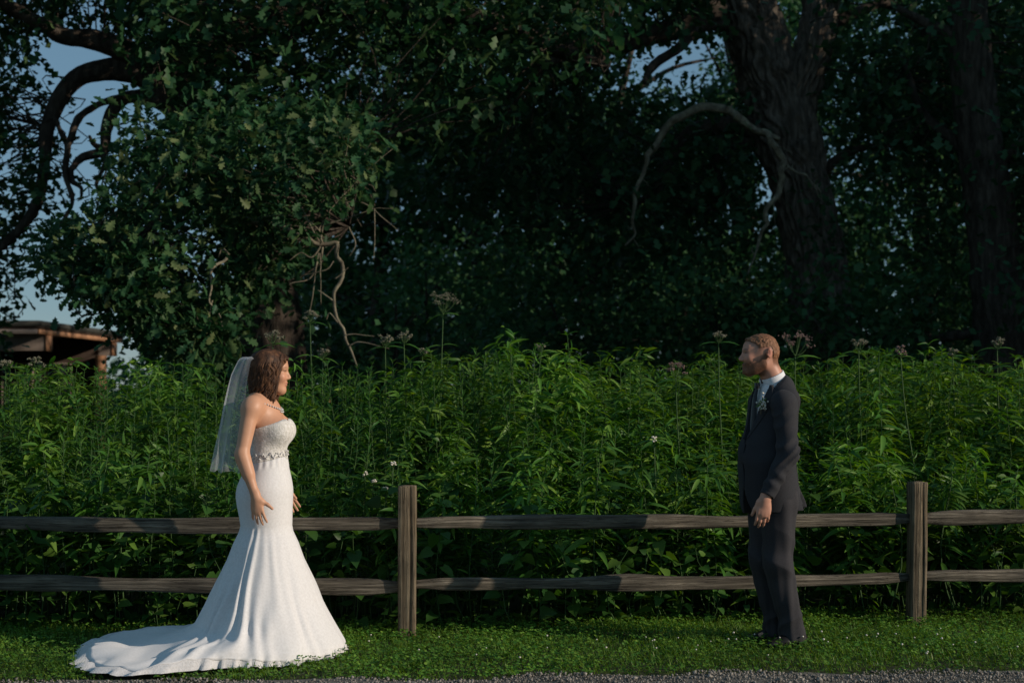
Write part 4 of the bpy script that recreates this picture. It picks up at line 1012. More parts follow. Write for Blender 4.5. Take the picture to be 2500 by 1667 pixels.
M['brown_hair'] = hair_mat('brown_hair', [G(.018,.009,.005), G(.06,.028,.014), G(.16,.075,.034)], 45)
M['red_hair'] = hair_mat('short_reddish_hair', [G(.09,.042,.022), G(.19,.09,.045), G(.32,.16,.085)], 120)
M['beard'] = hair_mat('short_beard', [G(.14,.065,.037), G(.22,.105,.06)], 160)

# ------------------------------------------------ bride (faces +x; her right side toward the camera)
BX, BY = -1.358, 7.87
bride = empty('person', (BX, BY, 0)); tag(bride, 'bride in a white strapless mermaid gown with a long train and veil, facing right', 'person')
Tb = Body()       # torso, used for skin and to drape the gown
Tb.cone((-.040, -.115, 1.362), (-.040, .115, 1.362), .048, .048, .04)
Tb.ell((-.005, 0, 1.27), (.098, .138, .15), .05)
for sy in (-1, 1): Tb.ell((.066, sy * .068, 1.222), (.080, .074, .078), .035)
Tb.ell((.012, 0, 1.09), (.092, .116, .15), .06)
Tb.ell((.002, 0, .885), (.138, .165, .17), .09)
Tb.ell((-.030, 0, .86), (.116, .145, .12), .05)
Tb.ell((.005, 0, .70), (.130, .150, .16), .08)
Bb = Body(); Bb.it = list(Tb.it)
hd = np.array([.018, 0, 1.545])
Bb.ell(hd + [-.008, 0, .028], (.092, .070, .088), .02)
Bb.ell(hd + [.042, 0, -.035], (.052, .056, .075), .03)
Bb.cone(hd + [.0, -.035, -.07], hd + [.062, -.012, -.103], .022, .018, .03); Bb.cone(hd + [.0, .035, -.07], hd + [.062, .012, -.103], .022, .018, .03)
Bb.ell(hd + [.068, 0, -.100], (.018, .020, .017), .02)
for sy in (-1, 1):
    Bb.ell(hd + [.070, sy * .036, -.028], (.022, .022, .022), .025)
    Bb.ell(hd + [.096, sy * .031, .006], (.012, .016, .010), .012, 'cut')
    Bb.ell(hd + [.076, sy * .030, .005], (.014, .014, .012), .004)
    Bb.cone(hd + [.088, sy * .012, .022], hd + [.078, sy * .045, .020], .007, .005, .012)
Bb.ell(hd + [.078, 0, .045], (.018, .045, .035), .03)
Bb.cone(hd + [.090, 0, .008], hd + [.109, 0, -.030], .007, .0095, .012); Bb.ell(hd + [.100, -.009, -.036], (.009, .007, .007), .008); Bb.ell(hd + [.100, .009, -.036], (.009, .007, .007), .008)
Bb.ell(hd + [.090, 0, -.060], (.011, .022, .006), .006); Bb.ell(hd + [.087, 0, -.072], (.011, .019, .006), .006)
Bb.ell(hd + [.100, 0, -.066], (.010, .018, .0022), .004, 'cut')
Bb.cone(hd + [-.018, 0, -.06], (-.038, 0, 1.385), .050, .054, .035)
Bb.cone((-.035, 0, 1.405), (-.045, -.13, 1.365), .040, .040, .04); Bb.cone((-.035, 0, 1.405), (-.045, .13, 1.365), .040, .040, .04)
E = np.array([-.093, -.215, 1.10]); Wr = np.array([-.012, -.235, .872])
Bb.ell((-.054, -.160, 1.350), (.052, .045, .058), .04)
Bb.cone((-.058, -.162, 1.335), E, .047, .036, .03)
Bb.cone(E, Wr, .037, .0225, .02); Bb.cone(E + (Wr - E) * .12, E + (Wr - E) * .45, .037, .033, .02)
hand(Bb, Wr, (.12, -.05, -1), (1, -.15, .2), (0, 1, 0), .24, .97, spread=.20, thumb=1.05)
E2 = np.array([-.03, .225, 1.10]); W2 = np.array([.050, .245, .885])
Bb.ell((-.055, .165, 1.362), (.055, .048, .06), .04); Bb.cone((-.06, .165, 1.345), E2, .052, .04, .03); Bb.cone(E2, W2, .04, .0235, .02)
hand(Bb, W2, (.62, 0, -1), (1, .1, .6), (0, -1, 0), .12, .96, spread=.12, thumb=.2)
for sy in (-1, 1): Bb.cone((0, sy * .065, .78), (.01, sy * .065, .44), .07, .05, .03); Bb.cone((.01, sy * .075, .44), (-.01, sy * .07, .09), .052, .036, .03); Bb.cone((-.01, sy * .07, .08), (.10, sy * .07, .035), .033, .025, .02)
V, Q = Bb.verts((-.22, -.30, 0), (.26, .33, 1.72), .0042)
def paint_b(V):
    c = np.tile([.56, .30, .185], (len(V), 1)); q = V - hd
    def blob(cn, rr, col, s=1.0):
        m_ = np.exp(-(((q - cn) / rr) ** 2).sum(1) * 1.2)[:, None] * s; c[:] = c * (1 - m_) + np.array(col) * m_
    for sy in (-1, 1):
        blob([.080, sy * .038, -.03], [.02, .025, .022], [.60, .25, .17], .6)
        blob([.087, sy * .030, .007], [.012, .016, .0055], [.02, .014, .012], 1); blob([.086, sy * .036, .024], [.014, .018, .004], [.08, .04, .025], .9)
    blob([.098, 0, -.062], [.014, .022, .004], [.42, .09, .08], 1); blob([.096, 0, -.073], [.014, .02, .005], [.42, .09, .08], 1); blob([.102, 0, -.067], [.010, .018, .0025], [.75, .72, .68], .9)
    return c
skin_mesh('body', V, Q, paint_b, M['skin'], bride)

# gown: one draped sheet from neckline to hem and train
hem_pts = [(0, .455), (25, .455), (50, .46), (75, .50), (90, .54), (105, .60), (115, .72), (126, .93), (140, 1.02), (155, 1.02), (170, 1.0), (185, 1.03), (197, 1.03), (208, .95), (222, .78), (245, .60), (270, .53), (300, .47), (330, .45), (360, .455)]
# angles run from the front (+x) through the camera side (-y) to the back
nth = 360; TH = np.arange(nth) / nth * 2 * math.pi; deg = np.degrees(TH)
Rh = np.interp(deg, [a for a, _ in hem_pts], [b for _, b in hem_pts])
neck = np.interp(np.minimum(deg, 360 - deg), [0, 9, 25, 50, 75, 110, 180], [1.248, 1.268, 1.286, 1.284, 1.262, 1.236, 1.215])
cz = lambda z: np.interp(z, [.5, .7, .85, 1.08, 1.25], [.0, .005, 0, .012, .02])
def torso_r(z):          # outermost skin radius for every angle at heights z (array per angle)
    rs = np.linspace(.03, .26, 70)
    P = np.stack([cz(z)[:, None] + rs * np.cos(TH)[:, None], -rs * np.sin(TH)[:, None], np.repeat(z[:, None], 70, 1)], -1)
    d = Tb.eval(P); ins = d < 0; last = 69 - np.argmax(ins[:, ::-1], 1); last = np.where(ins.any(1), last, 0)
    nx_ = np.minimum(last + 1, 69); i_ = np.arange(nth); d0, d1 = d[i_, last], d[i_, nx_]
    return rs[last] + (rs[nx_] - rs[last]) * np.clip(-d0 / np.where(d1 - d0 == 0, 1, d1 - d0), 0, 1)
rows = []
nu = 52
for k in range(nu):
    u = k / (nu - 1); z = neck + (.70 - neck) * u
    rr = torso_r(z) + .006 + .002 * np.sin(TH * 23 + 5 * z) * (u > .3) * (u < .42)
    rows.append(np.stack([cz(z) + rr * np.cos(TH), -rr * np.sin(TH), z], -1))
base = rows[-1]; r0 = np.hypot(base[:, 0] - .005, base[:, 1])
fold = np.zeros(nth); ridge_a = []
rg = np.random.default_rng(3)
for a, am, wd in [(8,.5,6),(24,.7,7),(41,.9,6),(56,.8,7),(70,1.1,6),(84,.9,5),(97,1.6,3),(108,1.9,2.6),(120,1.7,3),(131,1.4,3.5),(148,.8,8),(166,.9,8),(183,.7,8),(200,1,8),(220,1,8),(240,1,8),(262,1,8),(285,1,8),(308,1,8),(330,.8,8),(348,.6,7)]:
    d_ = (deg - a + 180) % 360 - 180; fold += am * np.exp(-(d_ / wd) ** 2)
fold -= fold.mean()
skirt = []
ns_ = 64
# side silhouette: radius against height for the flare
fl_z = np.array([.70, .667, .604, .521, .41, .285, .16, .07, .0]); fl_r = np.array([.145, .152, .182, .212, .262, .318, .385, .435, .455])
for k in range(1, ns_ + 1):
    v = k / ns_
    # v<.7 walks down the flare, the rest runs out to the hem along the ground
    zf = .70 * (1 - min(v / .72, 1)) ; rf = np.interp(zf, fl_z[::-1], fl_r[::-1])
    short = np.clip((Rh - .47) / .2, 0, 1)
    z_s = .70 * (1 - v); r_s = r0 + (np.interp(z_s, fl_z[::-1], fl_r[::-1]) - .145) * (Rh - r0) / (.455 - .145)      # plain hem
    # train
    if v < .62:
        z_t = .70 - (.70 - .17) * (v / .62); r_t = r0 + (np.interp(z_t, fl_z[::-1], fl_r[::-1]) - .145) * 1.02 + 0 * Rh; z_t = z_t + 0 * Rh
    else:
        w_ = (v - .62) / .38; r62 = r0 + (np.interp(.17, fl_z[::-1], fl_r[::-1]) - .145) * 1.02
        r_t = r62 + (Rh - r62) * w_; dr = r_t - r62; z_t = .080 + .090 * np.exp(-dr / .13) - .020 * w_
        z_t = z_t - .02 * w_ ** 4
    zz = z_s * (1 - short) + z_t * short; rr = r_s * (1 - short) + r_t * short
    tw = v ** .8
    drift = np.interp(v, [0, .5, 1], [0, .03, .09])         # folds swing back toward the train on their way down
    fo = np.interp((deg - np.degrees(drift) * 1.0 + 5 * v * np.sin(v * 7 + TH * 9)) % 360, deg, fold, period=360)
    fo = fo * np.interp(deg, [0, 60, 85, 100, 135, 160, 360], [.35, .5, .8, 1, 1, .7, .5]) * (.75 + .5 * vnoise(np.stack([np.cos(TH) * 2, np.sin(TH) * 2, np.full(nth, v * 4)], -1), 1.8, 19))
    amp = .003 + .043 * min(v * 1.15, 1) ** 1.3
    n1 = vnoise(np.stack([np.cos(TH) * 3, np.sin(TH) * 3, np.full(nth, v * 3)], -1), 1.5, 9)
    flat = np.clip((v - .62) / .2, 0, 1) * short
    rr = rr + (fo * amp + .010 * n1 * tw) * (1 - flat)
    zz = zz + flat * (fo * .016 + .030 * np.maximum(vnoise(np.stack([rr * np.cos(TH), rr * np.sin(TH), 0 * TH], -1), 6, 4), -.3))
    if v > .93: q_ = (v - .93) / .07; rr = rr + q_ * (.010 * np.sin(TH * 61) + .008 * np.sin(TH * 37 + 1) + .005 * np.sin(TH * 110)); zz = zz + q_ * (.010 * np.sin(TH * 47) + .020 * np.sin(TH * 29 + 2)) * (.4 + .6 * short)
    if v > .95: zz = np.minimum(zz, .085 - .055 * (v - .95) / .05)
    zz = np.maximum(zz, .016 + .012 * (1 - v) + .01 * (1 + np.sin(TH * 29)) * .5 * (v > .9))
    cx = .005 * (1 - v)
    skirt.append(np.stack([cx + rr * np.cos(TH), -rr * np.sin(TH), zz], -1))
def sheet(rows_, thick=0):
    V = np.vstack(rows_); n = len(rows_); i = np.arange(n - 1)[:, None] * nth; j = np.arange(nth)[None]; j2 = (j + 1) % nth
    return V, np.stack([i + j, i + nth + j, i + nth + j2, i + j2], -1).reshape(-1, 4)
nbod = 18
V, Q = sheet(rows[:nbod + 1]); gown_top = obj('bodice', mesh_from('bodice', V, [Q]), M['bodice'], bride)
V, Q = sheet([r_ * [1, 1, 1] for r_ in rows[nbod:]] + skirt[:-3]); gown = obj('gown_skirt', mesh_from('gown_skirt', V, [Q]), M['gown'], bride)
V, Q = sheet(skirt[-4:]); obj('lace_hem', mesh_from('lace_hem', V, [Q]), M['lace'], gown)
for o in (gown_top, gown): md = o.modifiers.new('thick', 'SOLIDIFY'); md.thickness = .003; md.offset = -1
# jewelled belt
mb = MB(); z0 = 1.085
zb = z0 - .018 * np.cos(TH + math.pi); rb = torso_r(zb) + .011
ring = np.stack([cz(zb) + rb * np.cos(TH), -rb * np.sin(TH), zb], -1)
up = np.array([0, 0, .011]); V = np.vstack([ring - up, ring + up]); i = np.arange(nth); Q = np.stack([i, (i + 1) % nth, nth + (i + 1) % nth, nth + i], -1); mb.add(V, Q)
belt = mb.build('belt', M['bodice'], bride)
mb = MB(); r = np.random.default_rng(6)
sv = np.array([[1,0,0],[-1,0,0],[0,1,0],[0,-1,0],[0,0,1],[0,0,-1]], float); sf = [np.array([[0,2,4],[2,1,4],[1,3,4],[3,0,4],[2,0,5],[1,2,5],[3,1,5],[0,3,5]])]
idx = r.integers(0, nth, 210); P = ring[idx] * [1.02, 1.02, 1] + np.stack([0 * idx, 0 * idx, .011 * np.sin(idx * .35) + r.normal(0, .003, 210)], -1)
scatter(mb, sv, sf, np.eye(3)[None] * r.uniform(.003, .0075, 210)[:, None, None], P); mb.build('crystal_beads', M['jewel'], belt, smooth=False)
# necklace
mb = MB(); a = np.linspace(-2.2, 2.2, 34)
P = np.stack([-.028 + .066 * np.cos(a), .064 * np.sin(a), 1.372 - .036 * np.maximum(np.cos(a), 0) ** 1.5 + .014 * (1 - np.cos(a)) * .5], -1)
for _ in range(4):                                       # settle onto the skin
    d_ = Bb.eval(P); P[:, 0] += np.cos(a) * (-(d_ - .004)) * .9; P[:, 1] += np.sin(a) * (-(d_ - .004)) * .9
scatter(mb, sv, sf, np.eye(3)[None] * (.0045 + .003 * np.maximum(np.cos(a), 0))[:, None, None], P)
P2 = P[14:20] + [0.004, 0, -.013]; scatter(mb, sv, sf, np.repeat(np.eye(3)[None] * .006, 6, 0), P2)
mb.build('necklace', M['jewel'], bride, smooth=False)
# hair: base mass and many locks
Hb = Body()
Hb.ell(hd + [-.012, 0, .030], (.103, .083, .090), .02); Hb.cone(hd + [-.035, 0, .0], hd + [-.045, 0, -.085], .078, .058, .04)
Hb.cone(hd + [.02, -.062, .02], hd + [.0, -.062, -.10], .034, .026, .03); Hb.cone(hd + [.02, .062, .02], hd + [.0, .062, -.10], .034, .026, .03)
Hb.ell(hd + [.060, 0, .068], (.045, .062, .030), .03)
Hb.ell(hd + [.100, 0, -.02], (.040, .050, .085), .02, 'cut')
def hair_post(Dv, P): return Dv - .004 * np.sin(P[..., 0] * 190 + 5 * np.sin(P[..., 2] * 40) + P[..., 1] * 120)
V, Q = Hb.verts((-.16, -.13, 1.40), (.16, .13, 1.72), .004, hair_post)
hair = obj('hair', mesh_from('hair', V, [Q]), M['brown_hair'], bride)
mb = MB(); r = np.random.default_rng(12)
for k in range(260):
    side = r.choice([-1, 1], p=[.68, .32]); az = math.radians(r.uniform(24, 175)); ln = r.uniform(.6, 1.08)
    pts = []
    for t in np.linspace(0, 1, 16):
        if t < .45:
            ph = (t / .45) * math.pi * .5; cx_ = math.cos(az - (1 - t / .45) * .5); sx_ = math.sin(az - (1 - t / .45) * .5)
            p_ = hd + np.array([-.010 + .108 * math.sin(ph) * cx_, side * .088 * math.sin(ph) * sx_, .034 + .092 * math.cos(ph)])
        else:
            w_ = (t - .45) / .55 * ln; rad = 1 - .30 * w_
            fx = .108 * math.cos(az) * rad; fx = min(fx, .080 - .050 * w_)
            p_ = hd + np.array([-.012 + fx + .014 * math.sin(w_ * 15 + k) * (.3 + w_), side * (.088 * math.sin(az) * rad + .004) + .014 * math.cos(w_ * 15 + k) * (.3 + w_), .034 - .215 * w_])
        pts.append(p_)
    tube(mb, smooth_path(pts, 22), [.005, .0075, .0075, .0065, .0025], 5)
mb.build('curled_locks', M['brown_hair'], hair)
# earring-free; veil hangs from a comb at the back of the head
m, nt, out = newmat('veil_tulle'); L = nt.links.new
tp = N(nt, 'ShaderNodeBsdfTransparent'); df = N(nt, 'ShaderNodeBsdfDiffuse'); df.inputs[0].default_value = (.80, .82, .84, 1); tl = N(nt, 'ShaderNodeBsdfTranslucent'); tl.inputs[0].default_value = (.80, .82, .84, 1)
m1 = N(nt, 'ShaderNodeMixShader'); m1.inputs[0].default_value = .45; L(df.outputs[0], m1.inputs[1]); L(tl.outputs[0], m1.inputs[2])
lw = N(nt, 'ShaderNodeLayerWeight'); lw.inputs[0].default_value = .35
mr = N(nt, 'ShaderNodeMapRange'); mr.inputs[3].default_value = .20; mr.inputs[4].default_value = .50; L(lw.outputs['Facing'], mr.inputs[0])
m2 = N(nt, 'ShaderNodeMixShader'); L(mr.outputs[0], m2.inputs[0]); L(tp.outputs[0], m2.inputs[1]); L(m1.outputs[0], m2.inputs[2]); L(m2.outputs[0], out.inputs[0]); M['veil'] = m
nv, na = 60, 160; VV = []
for i in range(nv):
    v = i / (nv - 1)
    ctr = np.array([np.interp(v, [0, .08, .3, 1], [-.040, -.060, -.065, -.060]), 0, 1.605 + .028 * math.sin(min(v / .08, 1) * 1.57) * 1 - .655 * max(v - .04, 0)])
    rx = np.interp(v, [0, .06, .2, .5, 1], [.02, .09, .125, .16, .20]); ry = np.interp(v, [0, .06, .2, .5, 1], [.05, .085, .13, .18, .25])
    for j in range(na):
        s_ = j / (na - 1); ph = math.radians(95 + 170 * s_); pl = 1 + (.02 + .08 * v) * (math.sin(s_ * 38 + 1.6 * math.sin(v * 3)) * (.5 + .5 * math.sin(s_ * 13 + 2 * v)) + .5 * math.sin(s_ * 21 + 3 * v))
        VV.append(ctr + [rx * math.cos(ph) * pl - .02 * v, ry * math.sin(ph) * pl, .006 * math.sin(s_ * 30)])
i, j = np.meshgrid(np.arange(nv - 1), np.arange(na - 1), indexing='ij'); k = i * na + j
veil = obj('veil', mesh_from('veil', VV, [np.stack([k, k + 1, k + na + 1, k + na], -1).reshape(-1, 4)]), M['veil'], bride)
mb = MB(); tube(mb, smooth_path([hd + [-.055, -.055, .06], hd + [-.052, -.03, .095], hd + [-.052, 0, .108], hd + [-.052, .03, .095], hd + [-.055, .055, .06]], 20), [.005], 6); mb.build('hair_comb', M['jewel'], veil)

# ------------------------------------------------ groom (local +x is his front)
GX, GY, GA = 1.488, 8.11, math.radians(200)
groom = empty('person', (GX, GY, 0), GA); tag(groom, 'groom in a charcoal suit with short reddish hair and beard, facing left', 'person')
Rh_ = rotz(math.radians(-20)); hc = np.array([.078, 0, 1.650])
def head_items(B, face=True):
    B.frame(Rh_, hc)
    B.ell((-.006, 0, .016), (.098, .077, .089), .02); B.ell((.046, 0, -.040), (.052, .060, .074), .03)
    B.cone((-.01, -.045, -.06), (.068, -.018, -.102), .025, .022, .03); B.cone((-.01, .045, -.06), (.068, .018, -.102), .025, .022, .03)
    B.ell((.076, 0, -.099), (.022, .026, .020), .02); B.ell((.074, 0, .030), (.022, .052, .045), .03)
    for sy in (-1, 1):
        B.ell((.075, sy * .040, -.026), (.022, .024, .024), .025)
        B.ell((.104, sy * .033, .006), (.013, .017, .010), .012, 'cut'); B.ell((.080, sy * .032, .005), (.015, .015, .013), .004)
        B.cone((.093, sy * .012, .021), (.083, sy * .048, .019), .009, .007, .012)
        B.ell((-.036, sy * .080, .004), (.018, .007, .031), .006, R=rotz(sy * .45)); B.ell((-.030, sy * .088, .006), (.009, .005, .016), .005, 'cut')
    B.cone((.094, 0, .008), (.116, 0, -.028), .008, .0115, .012); B.ell((.106, -.011, -.035), (.010, .008, .008), .008); B.ell((.106, .011, -.035), (.010, .008, .008), .008)
    B.ell((.095, 0, -.062), (.012, .024, .006), .006); B.ell((.093, 0, -.073), (.012, .021, .006), .006)
    B.frame()
Bg = Body(); head_items(Bg)
Bg.cone((.045, 0, 1.60), (-.025, 0, 1.46), .060, .068, .03)
Bg.cone((-.01, -.11, 1.375), (-.01, .11, 1.375), .045, .045, .04); Bg.ell((.0, 0, 1.25), (.11, .16, .20), .06); Bg.ell((.02, 0, 1.0), (.12, .15, .18), .06)
for sy in (-1, 1):
    Bg.cone((.03 if sy > 0 else -.015, sy * .155, 1.34), (.045 if sy > 0 else -.03, sy * .225, 1.10), .045, .038, .03)
    Bg.cone((.012, sy * .078, .84), (.018, sy * .078, .46), .06, .045, .03); Bg.cone((.018, sy * .078, .46), (-.062, sy * .085, .09), .045, .033, .03); Bg.cone((-.07, sy * .085, .07), (.04, sy * .09, .04), .03, .02, .02)
Eg = np.array([.045, .225, 1.10]); Wg = np.array([.185, .225, .852])
Bg.cone(Eg, Wg, .038, .027, .02)
hand(Bg, Wg, (.14, .0, -1), (1, -.35, .15), (-.25, -1, 0), .34, 1.10, spread=.05, thumb=.35)
Bg.cone((-.03, -.225, 1.10), (.0, -.22, .86), .038, .027, .02)
hand(Bg, (.0, -.22, .855), (.14, .0, -1), (1, .35, .15), (-.25, 1, 0), .34, 1.10, spread=.05, thumb=.35)
V, Q = Bg.verts((-.16, -.32, 0), (.28, .32, 1.77), .0042)
def paint_g(V):
    c = np.tile([.50, .255, .175], (len(V), 1)); q = (V - hc) @ Rh_
    inh = (V[:, 2] > 1.50) & (np.abs(V[:, 1]) < .13)          # short hair and stubble fading into the skin
    zh = np.interp(q[:, 0], [-.12, -.085, -.062, -.048, -.018, .02, .042, .075, .12], [-.075, -.070, -.055, .0, .030, .020, .052, .068, .072])
    hm = np.clip((q[:, 2] - zh + .014) / .026, 0, 1) * inh
    zb_ = np.interp(q[:, 0], [-.03, -.015, .02, .06, .09, .13], [.012, .010, -.035, -.050, -.046, -.046])
    bm_ = np.clip((zb_ - q[:, 2] + .014) / .026, 0, 1) * np.clip((q[:, 0] + .03) / .02, 0, 1) * (q[:, 2] > -.125) * inh
    mk = (np.maximum(hm, bm_) * (.9 + .1 * vnoise(q, 120, 3)))[:, None]; c = c * (1 - mk) + np.array([.17, .08, .045]) * mk
    def blob(cn, rr, col, s=1.0):
        m_ = np.exp(-(((q - cn) / rr) ** 2).sum(1) * 1.2)[:, None] * s; c[:] = c * (1 - m_) + np.array(col) * m_
    for sy in (-1, 1):
        blob([.090, sy * .040, .006], [.012, .020, .006], [.02, .015, .014], 1); blob([.090, sy * .040, .025], [.018, .026, .006], [.14, .065, .04], 1); blob([.088, sy * .036, .015], [.02, .024, .006], [.28, .13, .09], .7)  # eye, brow, then eye-socket shade painted into the skin tint
        blob([-.036, sy * .082, .004], [.025, .012, .035], [.55, .2, .14], .7); blob([.07, sy * .05, -.02], [.03, .02, .025], [.52, .21, .14], .5)
    blob([.104, 0, -.066], [.015, .024, .008], [.38, .13, .11], .9)
    return c
skin_mesh('body', V, Q, paint_g, M['skin'], groom)
Hg = Body(); head_items(Hg)
def q_of(P): return (P - hc.astype(np.float32)) @ Rh_.astype(np.float32)
def hair_g(Dv, P):
    q = q_of(P); zh = np.interp(q[..., 0], [-.12, -.085, -.062, -.048, -.018, .02, .042, .075, .12], [-.075, -.070, -.055, .0, .030, .020, .052, .068, .072])
    ear = np.sqrt(((q[..., 0] + .036) / .024) ** 2 + ((q[..., 2] - .004) / .036) ** 2) - 1
    zh = zh + .008 + .008 * vnoise(q, 90, 4)
    n_ = .0016 * np.sin(q[..., 0] * 300 + q[..., 2] * 90) * np.sin(q[..., 1] * 280) + .003 * vnoise(q, 130, 8)
    th_ = .0025 + .008 * np.clip((q[..., 2] - .05) / .05, 0, 1)
    return np.maximum(np.maximum(Dv - th_ - n_, (zh - q[..., 2])), -ear * .02)
V, Q = Hg.verts((-.06, -.12, 1.54), (.21, .12, 1.78), .0035, hair_g); obj('hair', mesh_from('hair', V, [Q]), M['red_hair'], groom)
def beard_g(Dv, P):
    q = q_of(P); zb_ = np.interp(q[..., 0], [-.03, -.015, .02, .06, .09, .13], [.012, .010, -.035, -.050, -.046, -.046])
    zb_ = zb_ - .008 + .008 * vnoise(q, 90, 2)
    lips = np.sqrt(((q[..., 0] - .105) / .022) ** 2 + (q[..., 1] / .024) ** 2 + ((q[..., 2] + .067) / .009) ** 2) - 1
    return np.maximum(np.maximum(np.maximum(Dv - .004, q[..., 2] - zb_), -(q[..., 0] + .022) + 0 * Dv), np.maximum(-lips * .01, -.117 - q[..., 2]))
V, Q = Hg.verts((-.02, -.12, 1.50), (.22, .12, 1.70), .0035, beard_g); obj('beard', mesh_from('beard', V, [Q]), M['beard'], groom)
# jacket
J = Body()
J.cone((-.02, -.125, 1.395), (-.02, .125, 1.395), .066, .066, .05); J.cone((-.018, -.06, 1.438), (-.018, .06, 1.438), .056, .056, .05); J.cone((.05, 0, 1.50), (-.02, 0, 1.44), .074, .088, .02); J.cone((-.03, -.05, 1.47), (-.03, .05, 1.47), .06, .06, .05)
J.ell((.004, 0, 1.28), (.128, .178, .20), .07); J.ell((.046, 0, 1.05), (.158, .180, .22), .08)
J.ell((.028, 0, .85), (.160, .186, .22), .07); J.ell((-.075, 0, .75), (.115, .150, .15), .05)
def jpost(Dv, P):
    x, y, z = P[..., 0], P[..., 1], P[..., 2]
    Dv = np.maximum(Dv, (.768 - .03 * np.clip(x * 3, 0, 1) + .012 * np.sin(y * 20)) - z)
    w = .080 * np.clip((z - 1.14) / .32, 0, 1) ** .9                      # the open front
    Dv = np.maximum(Dv, -np.maximum(np.maximum(np.abs(y) - w, .02 - x), 1.14 - z))
    Dv = np.maximum(Dv, -(np.sqrt((x + .005) ** 2 * .8 + y ** 2) - .062 + 9 * np.maximum(1.44 - z, 0)) * 1.0); Dv = np.maximum(Dv, z - (1.525 - .75 * (x + .04)))   # neck hole
    gap = np.maximum(np.maximum(np.abs(y - .005 + .03 * (x + .03) * 0) - .003, x - .02), z - 1.14)           # front edges meet
    front = np.maximum(np.maximum(np.abs(y - .012) - .0035, .10 - x), z - 1.14); Dv = np.maximum(Dv, -front)
    hemcut = np.maximum(np.maximum(np.abs(y) - np.clip(.9 - z, 0, 1) * .35 * (z < .9), .11 - x), z - .9); Dv = np.maximum(Dv, -hemcut)
    for sy in (-1, 1):                                                      # side vents
        yl = sy * .118; ww = np.clip((1.0 - z) / .23, 0, 1) * .028
        v_ = np.maximum(np.maximum(np.abs(y - yl) - ww, x + .055), z - 1.0); Dv = np.maximum(Dv, -v_)
    Dv = Dv + .0035 * np.sin(z * 46 + x * 30 + 3 * np.sin(y * 9)) * np.exp(-((z - 1.08) / .09) ** 2)        # waist creases
    Dv = Dv + .004 * np.sin(y * 55 + 2 * np.sin(z * 6)) * np.clip((.98 - z) / .2, 0, 1)
    return Dv
V, Q = J.verts((-.22, -.24, .72), (.24, .24, 1.56), .005, jpost); jacket = obj('jacket', mesh_from('jacket', V, [Q]), M['jacket'], groom)
for sy in (1, -1):
    A = Body(); sh_ = np.array([.028 if sy > 0 else -.01, sy * .165, 1.365]); el_ = np.array([.042 if sy > 0 else -.03, sy * .228, 1.10]); wr_ = np.array([.170, .226, .875]) if sy > 0 else np.array([.0, -.222, .875])
    A.ell(sh_ + [-.012, -sy * .020, .004], (.070, .055, .072), .03); A.cone(sh_, el_, .072, .056, .04); A.cone(el_, wr_, .057, .043, .04)
    def spost(Dv, P, wr_=wr_, el_=el_, sy=sy):
        x, y, z = P[..., 0], P[..., 1], P[..., 2]; ax_ = (wr_ - el_) / np.linalg.norm(wr_ - el_)
        Dv = np.maximum(Dv, (P - (wr_ + ax_ * .012).astype(np.float32)) @ ax_.astype(np.float32))
        Dv = np.maximum(Dv, -np.maximum(np.sqrt(((P - wr_.astype(np.float32)) ** 2).sum(-1)) - .036, -((P - (wr_ - ax_ * .008).astype(np.float32)) @ ax_.astype(np.float32))))
        w1 = np.exp(-((z - 1.10) / .10) ** 2) + .55 * np.exp(-((z - 1.27) / .07) ** 2)
        ph = z * 95 + (x + .02) * 85 + 2.2 * np.sin(z * 17 + x * 20)
        Dv = Dv + .012 * w1 * (np.abs(np.sin(ph * .5)) - .5) + .005 * np.sin(z * 70 - x * 60) * np.exp(-((z - .95) / .05) ** 2)
        return Dv
    V, Q = A.verts(np.minimum(sh_, wr_) - .10, np.maximum(sh_, wr_) + .10, .0045, spost); obj('sleeve', mesh_from('sleeve', V, [Q]), M['jacket'], jacket)
# shirt, collar, tie, lapels
Sh = Body(); Sh.cone((-.01, -.08, 1.385), (-.01, .08, 1.385), .05, .05, .05); Sh.ell((.022, 0, 1.28), (.098, .135, .18), .05); Sh.ell((.05, 0, 1.10), (.12, .14, .14), .05); Sh.ell((.01,0,1.45),(.07,.068,.05),.04)
V, Q = Sh.verts((-.14, -.2, 1.02), (.18, .2, 1.53), .006); shirt = obj('shirt', mesh_from('shirt', V, [Q]), M['shirt'], groom)
Cl = Body(); Cl.cone((.052, 0, 1.62), (-.022, 0, 1.45), .069, .079, .01)
def cpost(Dv, P):
    x, y, z = P[..., 0], P[..., 1], P[..., 2]
    inner = Dv + .007; top_ = z - (1.551 - .46 * (x + .03) + .0 * y); bot = (1.492 - .62 * (x + .02)) - z
    notch = np.maximum(np.abs(y) - (.004 + .35 * np.maximum(1.515 - z, 0)), .03 - x)
    return np.maximum(np.maximum(np.maximum(Dv, -inner), np.maximum(top_, bot)), -notch)
V, Q = Cl.verts((-.13, -.11, 1.38), (.14, .11, 1.60), .003, cpost); obj('collar', mesh_from('collar', V, [Q]), M['shirt'], shirt)
mb = MB(); P = [(.096, 0, 1.478), (.112, 0, 1.44), (.124, 0, 1.38), (.132, 0, 1.28), (.140, 0, 1.15)]
T_ = smooth_path(P, 16); wds = np.interp(np.linspace(0, 1, 16), [0, .08, .12, 1], [.016, .019, .013, .036]); V = []
for p_, w_ in zip(T_, wds): V += [(p_[0] - .006, -w_, p_[2]), (p_[0] + .004, 0, p_[2]), (p_[0] - .006, w_, p_[2])]
i = np.arange(15) * 3; mb.add(V, np.vstack([np.stack([i, i + 1, i + 4, i + 3], -1), np.stack([i + 1, i + 2, i + 5, i + 4], -1)])); tie = mb.build('tie', M['tie'], groom)
